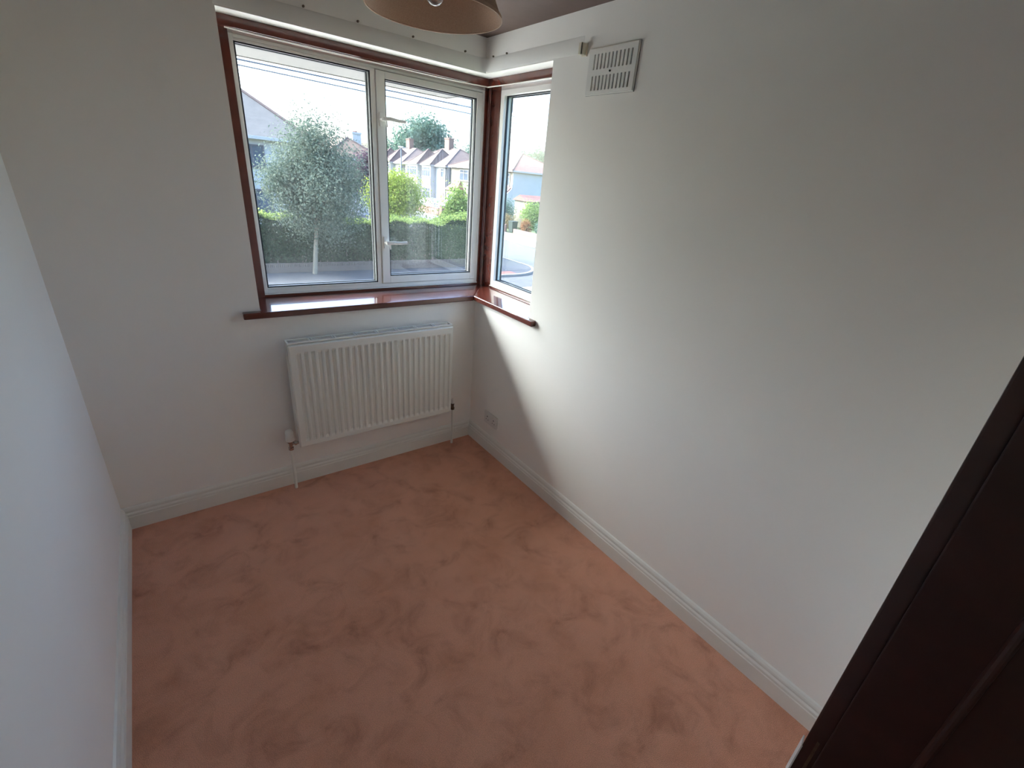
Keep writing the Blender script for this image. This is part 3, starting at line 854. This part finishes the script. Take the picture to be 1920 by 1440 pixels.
# ---- low brick wall under the hedge, with bricks on edge along the top
lw_ = thing('garden_wall', 'low brown brick wall with upright coping bricks along the foot of the hedge', 'wall', (2, 19.5, G))
q = MB(); q.box(-12, 12.6, 19.42, 19.62, G, -2.56); q.build('brickwork', M['brick_dull'], lw_)
q = MB()
x = -2.0
while x < 12.55:
    j = random.uniform(-0.008, 0.008)
    q.box(x, x + 0.062, 19.40 + j, 19.64 + j, -2.56, -2.43 + random.uniform(-0.008, 0.008)); x += 0.076
o = q.build('coping_brick', M['brick_dull'], lw_); o['kind'] = 'stuff'

# ---- hedge
hedge = thing('hedge', 'long clipped green hedge behind the low brick wall, sunlit on top', 'hedge', (2, 20.6, G))
n = 56000
hx = rng.uniform(-9, 12.3, n); side = rng.random(n)
topz = -0.72 + 0.10 * np.sin(hx * 1.7) + 0.07 * np.sin(hx * 4.1 + 1) + 0.22 * np.exp(-((hx - 2.2) / 1.2) ** 2) + 0.30 * np.clip((hx - 9.0) / 3, 0, 1)
hy = np.where(side < 0.62, 19.85 + np.abs(rng.normal(0, 0.10, n)), rng.uniform(19.85, 21.3, n))
hy += 0.10 * np.sin(hx * 2.3 + 2.0) + 0.06 * np.sin(hx * 6.1)
zlow = -2.52 + 0.14 * (np.sin(hx * 3.3) + np.sin(hx * 7.7 + 1) > 1.0)
hz = np.where(side < 0.62, zlow + (topz - zlow) * rng.random(n) ** 0.85, topz - np.abs(rng.normal(0, 0.07, n)))
hz = np.where((side > 0.62) & (rng.random(n) < 0.06), hz + rng.uniform(0, 0.18, n), hz)
P = np.stack([hx, hy, hz], 1)
Nn = np.where((side < 0.62)[:, None], np.array([0, -1, 0.35]), np.array([0, 0, 1.0])) + rng.normal(size=(n, 3)) * 0.75
leaf_mesh('foliage', P, Nn, 0.115, M['leaf_hedge'], hedge)['kind'] = 'stuff'
n = 14000       # paler leaves along the top, sunlight put into their colour
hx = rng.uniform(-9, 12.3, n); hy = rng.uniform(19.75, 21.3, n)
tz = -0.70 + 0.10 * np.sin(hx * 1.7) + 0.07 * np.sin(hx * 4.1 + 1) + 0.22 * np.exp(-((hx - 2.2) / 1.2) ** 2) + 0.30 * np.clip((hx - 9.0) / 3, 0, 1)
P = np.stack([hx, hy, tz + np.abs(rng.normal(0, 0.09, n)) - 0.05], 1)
o = leaf_mesh('sun_toned_leaves', P, np.array([0, 0.1, 0.8]) + rng.normal(size=(n, 3)) * 0.6, 0.12, M['leaf_bright'], hedge); o['kind'] = 'stuff'; o['label'] = 'pale leaves on top, coloured as if sunlit'
q = MB()      # twiggy core and stems
for k in range(70):
    x = -8.5 + k * 0.30 + random.uniform(-0.1, 0.1)
    q.tube([(x, 20.3, G - 0.1), (x + random.uniform(-0.2, 0.2), 20.3 + random.uniform(-.15, .15), -1.9), (x + random.uniform(-0.4, 0.4), 20.4 + random.uniform(-.3, .3), -1.0)], [0.04, 0.03, 0.012], 5)
q.build('stem', M['bark'], hedge)['kind'] = 'stuff'
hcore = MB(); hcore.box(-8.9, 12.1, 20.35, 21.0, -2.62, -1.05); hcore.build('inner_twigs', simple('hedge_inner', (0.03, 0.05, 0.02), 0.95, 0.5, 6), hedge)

# ---- trees and bushes
def tree(name, label, cat, base, zc, r, n, leaf, mat, clumps=70, clump_r=0.22, taper=0.0, trunk_r=0.07, bark='bark', group=None, fork=None, kind_leaf=True, shell=0.6):
    t = thing(name, label, cat, (base[0], base[1], base[2]), group)
    cxx, cyy = base[0] + (fork[0] if fork else 0), base[1]
    P, N = crown_points(n, (cxx, cyy, zc), r, clumps, clump_r, taper, shell)
    o = leaf_mesh('foliage', P, N, leaf, mat, t); o['kind'] = 'stuff'
    zf = zc - r[2] * 0.75
    q = MB()
    q.tube([base, (base[0] + (cxx - base[0]) * 0.3, base[1], base[2] + (zf - base[2]) * 0.6), (base[0] + (cxx - base[0]) * 0.5, base[1], zf)], [trunk_r * 1.15, trunk_r, trunk_r * 0.85], 10)
    q.build('trunk', M[bark], t, smooth=True)
    q = MB()
    top = Vector((base[0] + (cxx - base[0]) * 0.5, base[1], zf))
    for k in range(7):
        a = 2 * math.pi * k / 7 + 0.3
        e_ = Vector((cxx + math.cos(a) * r[0] * 0.5, cyy + math.sin(a) * r[1] * 0.5, zc + r[2] * (0.1 + 0.25 * (k % 3))))
        m_ = top.lerp(e_, 0.45) + Vector((0, 0, 0.12 * r[2]))
        q.tube([top - Vector((0, 0, trunk_r)), top.lerp(m_, 0.4), m_, e_], [trunk_r * 0.6, trunk_r * 0.45, trunk_r * 0.3, trunk_r * 0.08], 6)
    q.build('branch', M[bark], t, smooth=True)
    return t
tree('street_tree', 'young street tree with a rounded grey-green crown in front of the hedge', 'tree', (3.72, 18.95, G), 0.92, (2.05, 1.7, 2.45), 46000, 0.098, M['leaf_tree'],
     clumps=150, clump_r=0.17, taper=0.45, trunk_r=0.085, bark='bark_pale', fork=(0.45,), shell=0.35)
tree('golden_bush', 'bright yellow-green bush rising behind the hedge', 'bush', (9.85, 24.5, G), 0.05, (1.75, 1.5, 1.45), 16000, 0.125, M['leaf_gold'], clumps=70, clump_r=0.22, taper=0.3, shell=0.5)
tree('leafy_shrub', 'tall leafy light green shrub at the right end of the hedge', 'shrub', (13.25, 23.4, G), -0.75, (1.1, 1.0, 1.75), 6500, 0.17, M['leaf_bright'], clumps=60, clump_r=0.24, taper=0.5, shell=0.4)
tree('purple_tree', 'dark purple-leaved tree left of the window mullion', 'tree', (13.2, 38.0, G), 1.1, (1.35, 1.2, 1.7), 4500, 0.22, M['leaf_purple'], clumps=40, clump_r=0.26)
tree('great_tree', 'large round green tree towering behind the row of houses', 'tree', (53.2, 110, G), 6.4, (7.4, 7, 7.0), 14000, 0.75, M['leaf_far'], clumps=110, clump_r=0.16, taper=0.35, trunk_r=0.5, shell=0.3)
tree('far_tree', 'low spreading green tree left of the great tree', 'tree', (62.0, 150, G), 5.0, (4.6, 4, 4.9), 3000, 0.6, M['leaf_far'], clumps=30, clump_r=0.24, trunk_r=0.3)
tree('far_tree', 'pale feathery tree far behind the chimney, right of the great tree', 'tree', (86, 140, G), 5.6, (6.2, 5, 5.6), 5000, 0.55, M['leaf_far'], clumps=50, clump_r=0.2, taper=0.5, trunk_r=0.35)
tree('far_tree', 'green tree beyond the pink roof in the side window', 'tree', (64.0, 80, G), 4.2, (4.3, 4, 4.0), 6000, 0.5, M['leaf_far'], clumps=50, clump_r=0.22, trunk_r=0.35)
tree('garden_shrub', 'rounded dark green shrub in the front garden beyond the road', 'shrub', (27.3, 34.0, G), -1.25, (1.0, 1.0, 1.2), 5000, 0.17, M['leaf_bright'], clumps=45, clump_r=0.24)
tree('garden_shrub', 'tall green shrub at the right edge of the side window', 'shrub', (28.6, 31.2, G), -0.8, (1.0, 0.9, 1.5), 4500, 0.18, M['leaf_bright'], clumps=40, clump_r=0.26)
tree('garden_shrub', 'grey-green shrub left of the dark bin', 'shrub', (27.4, 38.6, G), -1.3, (1.0, 1.1, 1.3), 3500, 0.15, M['leaf_far'], clumps=35, clump_r=0.26)
tree('garden_shrub', 'straw-coloured shrub over the front garden wall', 'shrub', (25.75, 35.8, G), -1.95, (0.5, 1.2, 0.6), 3200, 0.12, M['leaf_dry'], clumps=35, clump_r=0.26)
tree('garden_shrub', 'dried orange shrub beside the dark bin', 'shrub', (25.6, 32.5, G), -2.15, (0.4, 0.55, 0.5), 2200, 0.12, M['leaf_orange'], clumps=25, clump_r=0.28)
tree('garden_shrub', 'low dusty green shrub at the far right of the garden wall', 'shrub', (25.7, 30.6, G), -2.1, (0.38, 0.5, 0.6), 2200, 0.13, M['leaf_far'], clumps=25, clump_r=0.28)
tree('garden_shrub', 'bare pale shrub in front of the row of white houses', 'shrub', (27.4, 63.5, G), -0.7, (0.9, 2.8, 1.4), 3500, 0.16, M['leaf_dry'], clumps=40, clump_r=0.2)

# ================================================================== HOUSES
def hip_roof(par, x0, x1, y0, y1, z, rise, mat, name='roof', axis='y', inset=None, oh=0.35, fascia=0.16, ridges=True):
    x0 -= oh; x1 += oh; y0 -= oh; y1 += oh
    if axis == 'y':
        ins = inset if inset is not None else (x1 - x0) / 2
        a = ((x0 + x1) / 2, y0 + ins, z + rise); c = ((x0 + x1) / 2, y1 - ins, z + rise)
        f = [(0, 1, 4), (1, 2, 5, 4), (2, 3, 5), (3, 0, 4, 5)]
    else:
        ins = inset if inset is not None else (y1 - y0) / 2
        a = (x0 + ins, (y0 + y1) / 2, z + rise); c = (x1 - ins, (y0 + y1) / 2, z + rise)
        f = [(0, 1, 5, 4), (1, 2, 5), (2, 3, 4, 5), (3, 0, 4)]
    V = [(x0, y0, z), (x1, y0, z), (x1, y1, z), (x0, y1, z), a, c]
    q = MB(); q.poly(V, f + [(3, 2, 1, 0)])
    r = q.build(name, mat, par)
    q = MB()
    q.box(x0, x1, y0, y0 + 0.04, z - fascia, z); q.box(x0, x1, y1 - 0.04, y1, z - fascia, z); q.box(x0, x0 + 0.04, y0, y1, z - fascia, z); q.box(x1 - 0.04, x1, y0, y1, z - fascia, z)
    q.build('fascia', M['render_white'], r)
    if ridges:
        q = MB()
        ends = [(0, 4), (1, 4), (2, 5), (3, 5), (4, 5)] if axis == 'y' else [(0, 4), (3, 4), (1, 5), (2, 5), (4, 5)]
        for i, j in ends:
            q.tube([V[i], V[j]], 0.09, 6)
        q.build('ridge_tiles', M['ridge'], r)
    return r

def far_window(par, axis, at, u0, u1, z0, z1, lights=3, frame='far_frame', depth=0.06, pane='far_pane', transom=True):
    """window proud of a wall; axis 'x' = wall plane x=at facing -x, 'y' = wall plane y=at facing -y"""
    def bx(q, a, c, za, zb2, d0, d1):
        if axis == 'x': q.box(at - d1, at - d0, a, c, za, zb2)
        else: q.box(a, c, at - d1, at - d0, za, zb2)
    t = 0.07
    q = MB()
    bx(q, u0, u1, z0, z0 + t, -0.02, depth); bx(q, u0, u1, z1 - t, z1, -0.02, depth)
    for k in range(lights + 1):
        u = u0 + (u1 - u0) * k / lights
        a = min(max(u - t / 2, u0), u1 - t)
        bx(q, a, a + t, z0 + t, z1 - t, -0.02, depth)
    if transom:
        zt_ = z0 + (z1 - z0) * 0.70
        bx(q, u0, u1, zt_ - t / 2, zt_ + t / 2, -0.02, depth)
    bx(q, u0 - 0.06, u1 + 0.06, z0 - 0.08, z0, 0.0, depth + 0.06)
    w = q.build('window', M[frame], par)
    for k in range(lights):
        q = MB()
        bx(q, u0 + (u1 - u0) * k / lights, u0 + (u1 - u0) * (k + 1) / lights, z0 + t, z1 - t, 0.005, 0.02)
        q.build('pane', M[pane], w)
    return w

def box_part(par, name, mat, *dims):
    q = MB(); q.box(*dims); return q.build(name, M[mat], par)

def chimney(par, x, y, z0, z1, sx, sy, mat):
    c = box_part(par, 'chimney', mat, x - sx / 2, x + sx / 2, y - sy / 2, y + sy / 2, z0, z1)
    q = MB(); q.box(x - sx / 2 - 0.06, x + sx / 2 + 0.06, y - sy / 2 - 0.06, y + sy / 2 + 0.06, z1 - 0.14, z1)
    q.build('chimney_cap', M[mat], c)
    for k in (-1, 1):
        q = MB(); q.lathe([(0.13, 0.0), (0.11, 0.12)], (x, y + k * sy * 0.25, z1), 8)
        q.build('chimney_pot', M['brick_pink'], c)

# ---- left house: slate hipped roof, white render, in the shade
hl = thing('house', 'pale house with a grey slate roof at the left edge of the window view', 'house', (0, 33, G))
box_part(hl, 'wall', 'render_shade', -7.5, 6.35, 28.4, 37.5, G - 0.1, 2.55)
hip_roof(hl, -7.5, 6.4, 28.35, 37.6, 2.60, 3.75, M['tile_slate'], axis='x', inset=4.97)
box_part(hl, 'gutter', 'render_white', -7.8, 6.8, 27.92, 28.02, 2.44, 2.56)
far_window(hl, 'y', 28.4, 1.6, 4.05, 1.12, 2.18, 4, 'dark_frame', pane='far_pane', transom=False)
far_window(hl, 'y', 28.4, 1.8, 4.2, -1.2, -0.05, 3, 'dark_frame', transom=False)
box_part(hl, 'string_course', 'dark_frame', -7.5, 6.36, 28.36, 28.4, -0.12, -0.02)
box_part(hl, 'lamp_box', 'dark_frame', 4.75, 4.93, 28.3, 28.4, 1.32, 1.46)

# ---- middle house with orange-brown roof behind the street tree
hm = thing('house', 'distant house with an orange-brown roof and grey chimney right of the street tree', 'house', (16.5, 50, G))
box_part(hm, 'wall', 'render_white', 12.3, 17.4, 45.3, 55, G - 0.1, 2.2)
hip_roof(hm, 12.3, 17.4, 45.3, 55.0, 2.2, 1.75, M['tile_orange'], axis='y', inset=2.7)
chimney(hm, 15.75, 48.0, 3.0, 4.5, 0.8, 0.9, 'render_grey')
far_window(hm, 'y', 45.3, 12.8, 14.4, 0.3, 1.5, 3)
far_window(hm, 'y', 45.3, 15.2, 16.8, 0.3, 1.5, 3)

# ---- near end of the row: pink tiled semi with a grey side wall
XF = 30.6
ha = thing('house', 'house with pink tiled hip roof and plain grey side wall in the side window', 'house', (XF + 4, 49, G))
box_part(ha, 'wall', 'render_cream', XF, XF + 8.2, 42.05, 55.6, G - 0.1, 2.55)
g_ = box_part(ha, 'side_wall', 'render_grey', XF - 0.02, XF + 8.2, 41.95, 42.06, G - 0.1, 2.60)
tag(g_, 'grey rendered side wall')
q = MB(); q.poly([(XF - 1.15, 41.95, G), (XF, 41.95, G), (XF, 41.95, 1.30), (XF - 0.1, 41.95, 0.75), (XF - 1.15, 41.95, -0.15),
                  (XF - 1.15, 42.1, G), (XF, 42.1, G), (XF, 42.1, 1.30), (XF - 0.1, 42.1, 0.75), (XF - 1.15, 42.1, -0.15)],
                 [(0, 1, 2, 3, 4), (9, 8, 7, 6, 5), (0, 4, 9, 5), (4, 3, 8, 9), (3, 2, 7, 8), (2, 1, 6, 7), (1, 0, 5, 6)])
q.build('wing_wall', M['render_grey'], ha)
hip_roof(ha, XF, XF + 8.2, 42.0, 55.6, 2.62, 1.95, M['tile_pink'], axis='y', inset=4.45)
q = MB(); q.poly([(XF - 1.3, 42.1, -0.15), (XF, 42.1, 1.0), (XF, 47.5, 1.0), (XF - 1.3, 47.5, -0.15), (XF - 1.3, 42.1, -0.28), (XF, 42.1, 0.8), (XF, 47.5, 0.8), (XF - 1.3, 47.5, -0.28)],
                 [(0, 1, 2, 3), (7, 6, 5, 4), (0, 3, 7, 4), (1, 0, 4, 5), (3, 2, 6, 7), (2, 1, 5, 6)])
q.build('porch_roof', M['tile_pink'], ha)
box_part(ha, 'porch_front', 'render_white', XF - 1.1, XF, 42.1, 47.4, G, -0.26)
far_window(ha, 'x', XF, 42.5, 45.2, 1.05, 2.30, 3)
far_window(ha, 'x', XF, 50.4, 53.4, 1.05, 2.30, 3)
far_window(ha, 'x', XF - 1.1, 43.0, 46.0, -1.9, -0.75, 3)
q = MB(); q.poly([(XF - 1.2, 52.2, -0.20), (XF, 52.2, -0.20), (XF, 55.5, -0.20), (XF - 1.2, 55.5, -0.20), (XF, 53.2, 0.95), (XF, 54.5, 0.95)],
                 [(0, 1, 4), (1, 2, 5, 4), (2, 3, 5), (3, 0, 4, 5), (3, 2, 1, 0)])
tag(q.build('bay_roof', M['tile_pink'], ha), 'small pink tiled hip roof over the ground floor bay')
box_part(ha, 'bay', 'render_cream', XF - 1.0, XF, 52.5, 55.2, G, -0.21)
far_window(ha, 'x', XF - 1.0, 53.0, 54.6, -1.7, -0.55, 3)
q = MB(); q.tube([(XF - 0.1, 55.95, G), (XF - 0.1, 55.95, 2.5)], 0.09, 6); q.build('downpipe', M['cable'], ha)

# ---- the two further pairs of houses
def semi(label, y0, y1, roofmat, wallmat, brick, cy_):
    h = thing('house', label, 'house', (XF + 4, (y0 + y1) / 2, G), 'row of houses across the road')
    box_part(h, 'wall', wallmat, XF, XF + 8.2, y0, y1, G - 0.1, 2.5)
    hip_roof(h, XF, XF + 8.2, y0, y1, 2.55, 2.35, M[roofmat], axis='y', inset=4.2)
    chimney(h, XF + 4.1, cy_, 4.5, 6.3, 0.75, 1.3, brick)
    yc = (y0 + y1) / 2
    for (a, c) in ((y0 + 3.1, y0 + 5.8), (y1 - 5.8, y1 - 3.1)):
        box_part(h, 'bay', wallmat, XF - 0.75, XF, a, c, G, 2.5)
        hip_roof(h, XF - 0.75, XF + 4.0, a, c, 2.56, 2.1, M[roofmat], name='bay_roof', axis='x', inset=2.6, oh=0.22, fascia=0.10)
        far_window(h, 'x', XF - 0.75, a + 0.15, c - 0.15, 1.05, 2.25, 4)
        far_window(h, 'x', XF - 0.75, a + 0.15, c - 0.15, -1.8, -0.35, 4)
        box_part(h, 'tile_hanging', 'render_cream' if wallmat != 'render_cream' else 'render_white', XF - 0.78, XF - 0.75, a, c, -0.1, 0.85)
    far_window(h, 'x', XF, yc - 0.62, yc + 0.62, 1.05, 2.25, 2)
    for u in (y0 + 0.75, y1 - 1.55):
        far_window(h, 'x', XF, u, u + 0.8, 1.15, 2.2, 1)
        box_part(h, 'front_door', 'brown_door', XF - 0.05, XF, u, u + 0.85, G, -0.75)
    q = MB(); q.tube([(XF - 0.08, y0 + 0.12, G), (XF - 0.08, y0 + 0.12, 2.45)], 0.06, 6); q.build('downpipe', M['cable'], h)
    return h
semi('white-fronted pair of bay houses with brown-pink roof, right of the lamp post', 56.9, 69.9, 'tile_brown', 'render_white', 'brick', 63.9)
semi('pair of bay houses with brown roof behind the street lamp post', 70.8, 83.8, 'tile_brown', 'render_white', 'brick', 77.2)
semi('farthest pair of brown-roofed houses, beside the window mullion', 84.7, 97.7, 'tile_orange', 'render_cream', 'brick', 91)

# ---- garden walls and gate pier across the road
def bwall(name, label, x0, x1, y0, y1, z1, mat, capped=True, cat='wall'):
    t = thing(name, label, cat, ((x0 + x1) / 2, (y0 + y1) / 2, G))
    box_part(t, 'brickwork', mat, x0, x1, y0, y1, G - 0.05, z1)
    if capped:
        box_part(t, 'coping', 'cap', x0 - 0.04, x1 + 0.04, y0 - 0.04, y1 + 0.04, z1, z1 + 0.08)
    return t
bwall('garden_wall', 'pinkish brick front garden wall under the straw-coloured shrub', 24.75, 24.97, 34.6, 40.5, -2.15, 'brick_pink', False)
bwall('garden_wall', 'low orange brick front garden wall right of the dark bin', 24.75, 24.97, 28.0, 33.3, -2.40, 'brick_pink', False)
bwall('gate_pier', 'brick gate pier with pale cap in front of the parked car', 24.9, 25.5, 47.4, 48.0, -1.75, 'brick_pink', True, 'gate pier')
bwall('garden_wall', 'long pale brick garden wall left of the gate pier', 24.9, 25.15, 48.2, 58.0, -2.05, 'brick_pink')
bwall('garden_wall', 'brown brick wall at the end of the parking drive', 25.6, 29.8, 58.6, 58.85, -1.6, 'brick')
bn = thing('wheelie_bin', 'dark green wheelie bin between the garden walls beyond the road', 'bin', (25.1, 33.85, G))
q = MB(); q.poly([(24.85, 33.58, G + 0.05), (25.35, 33.58, G + 0.05), (25.35, 34.12, G + 0.05), (24.85, 34.12, G + 0.05), (24.79, 33.53, G + 0.95), (25.41, 33.53, G + 0.95), (25.41, 34.17, G + 0.95), (24.79, 34.17, G + 0.95)],
                 [(0, 1, 2, 3), (4, 5, 6, 7), (0, 1, 5, 4), (1, 2, 6, 5), (2, 3, 7, 6), (3, 0, 4, 7)])
q.build('body', M['bin'], bn)
box_part(bn, 'lid', 'bin', 24.76, 25.44, 33.50, 34.20, G + 0.95, G + 1.02)
for yy in (33.62, 34.08):
    q = MB(); q.tube([(25.42, yy - 0.04, G + 0.1), (25.42, yy + 0.04, G + 0.1)], 0.1, 10); q.build('wheel', M['tyre'], bn)
# small tiled shed in front of the grey wall
shd = thing('garden_shed', 'small cream shed with a pink tiled gable roof in front of the grey wall', 'shed', (30.0, 38.0, G))
box_part(shd, 'wall', 'render_cream', 29.1, 31.6, 37.2, 39.3, G, -0.15)
q = MB(); q.poly([(28.9, 37.0, -0.18), (28.9, 39.5, -0.18), (31.8, 39.5, -0.18), (31.8, 37.0, -0.18), (28.9, 38.25, 0.38), (31.8, 38.25, 0.38)],
                 [(0, 3, 5, 4), (1, 4, 5, 2), (0, 4, 1), (3, 2, 5), (0, 1, 2, 3)])
q.build('roof', M['tile_pink'], shd)

# ---- parked cars
def car(label, x, y, rz, group='cars parked in front of the far houses'):
    t = thing('car', label, 'car', (0, 0, 0), group)
    L2, HW = 2.1, 0.87
    prof = [(-2.08, 0.32), (-2.10, 0.62), (-1.95, 0.78), (-1.15, 0.90), (-0.45, 1.36), (0.10, 1.46), (0.95, 1.40), (1.65, 1.02), (2.02, 0.92), (2.10, 0.55), (2.06, 0.30)]
    q = MB(); n = len(prof)
    vs = []
    for s in (-1, 1):
        for (px, pz) in prof:
            w_ = HW * (0.80 if pz > 1.2 else (0.93 if pz > 0.95 else 1.0))
            vs.append((px, s * w_, pz))
    fs = [tuple(range(n)), tuple(range(2 * n - 1, n - 1, -1))] + [(k, n + k, n + (k + 1) % n, (k + 1) % n) for k in range(n)]
    q.poly(vs, fs); q.build('body', M['car_silver'], t, bevel=0.05)
    for s in (-1, 1):
        q = MB(); wv = [(-0.95, 0.97), (-0.42, 1.28), (0.10, 1.36), (0.88, 1.31), (1.38, 1.0)]
        q.poly([(a, s * (HW * 0.93 + 0.012 if c < 1.1 else HW * 0.83 + 0.012), c) for a, c in wv] + [(a, s * (HW * 0.8 if c < 1.1 else HW * 0.7), c) for a, c in wv],
               [tuple(range(5)), tuple(range(9, 4, -1))] + [(k, 5 + k, 5 + (k + 1) % 5, (k + 1) % 5) for k in range(5)])
        q.build('side_window', M['car_glass'], t)
        q = MB(); q.box(-0.98, -0.80, s * HW * 0.98 - 0.09, s * HW * 0.98 + 0.09, 0.92, 1.05); q.build('door_mirror', M['car_silver'], t, bevel=0.03)
        for wx in (-1.30, 1.28):
            q = MB(); q.tube([(wx, s * (HW - 0.2), 0.31), (wx, s * (HW + 0.01), 0.31)], 0.31, 18); wl = q.build('wheel', M['tyre'], t)
            q = MB(); q.tube([(wx, s * (HW - 0.02), 0.31), (wx, s * (HW + 0.02), 0.31)], 0.19, 12); q.build('hubcap', M['steel'], wl)
    q = MB(); q.poly([(-1.12, -0.72, 0.93), (-1.12, 0.72, 0.93), (-0.50, 0.62, 1.35), (-0.50, -0.62, 1.35), (-1.0, -0.7, 0.9), (-1.0, 0.7, 0.9), (-0.42, 0.6, 1.3), (-0.42, -0.6, 1.3)],
                     [(0, 1, 2, 3), (7, 6, 5, 4), (0, 3, 7, 4), (1, 0, 4, 5), (2, 1, 5, 6), (3, 2, 6, 7)]); q.build('windscreen', M['car_glass'], t)
    q = MB(); q.box(-2.11, -2.02, -0.75, -0.45, 0.60, 0.74); q.box(-2.11, -2.02, 0.45, 0.75, 0.60, 0.74); q.build('headlight', M['steel'], t, bevel=0.02)
    t.location = (x, y, G - 0.02); t.rotation_euler = (0, 0, rz)
    return t
car('silver car with dark side windows parked beside the brick gate pier', 27.6, 51.2, math.radians(-72))
car('pale car half hidden behind the bare shrub, left of the silver car', 27.8, 56.2, math.radians(-80))

# ---- street lamp
sl = thing('street_lamp', 'slim grey street lamp post above the yellow-green bush', 'street lamp', (24.0, 56.2, G))
q = MB(); q.tube([(24, 56.2, G), (24, 56.2, G + 1.2), (24, 56.2, 3.9)], [0.12, 0.085, 0.06], 10); q.build('post', M['lamp_metal'], sl, smooth=True)
q = MB(); q.tube([(24, 56.2, 3.85), (24.05, 56.15, 4.0), (24.7, 55.8, 4.08)], 0.045, 8); q.build('arm', M['lamp_metal'], sl, smooth=True)
q = MB(); q.box(23.7, 24.25, 56.05, 56.35, 4.0, 4.16); q.build('lantern', M['steel'], sl, bevel=0.04)

# ---- overhead cables
for lab, yw, za, zb2, r_ in (('upper black overhead cable crossing the sky outside the window', 14.0, 3.955, 3.87, 0.023), ('lower black overhead cable crossing the sky outside the window', 13.3, 3.745, 3.535, 0.017)):
    q = MB()
    pts = [(-14 + k * 2.0, yw, za + (zb2 - za) * (k - 7) / 6.5 + 0.0006 * (k - 10) ** 2) for k in range(24)]
    q.tube(pts, r_, 6)
    tag(q.build('overhead_cable', M['cable'], smooth=True), lab, 'cable')
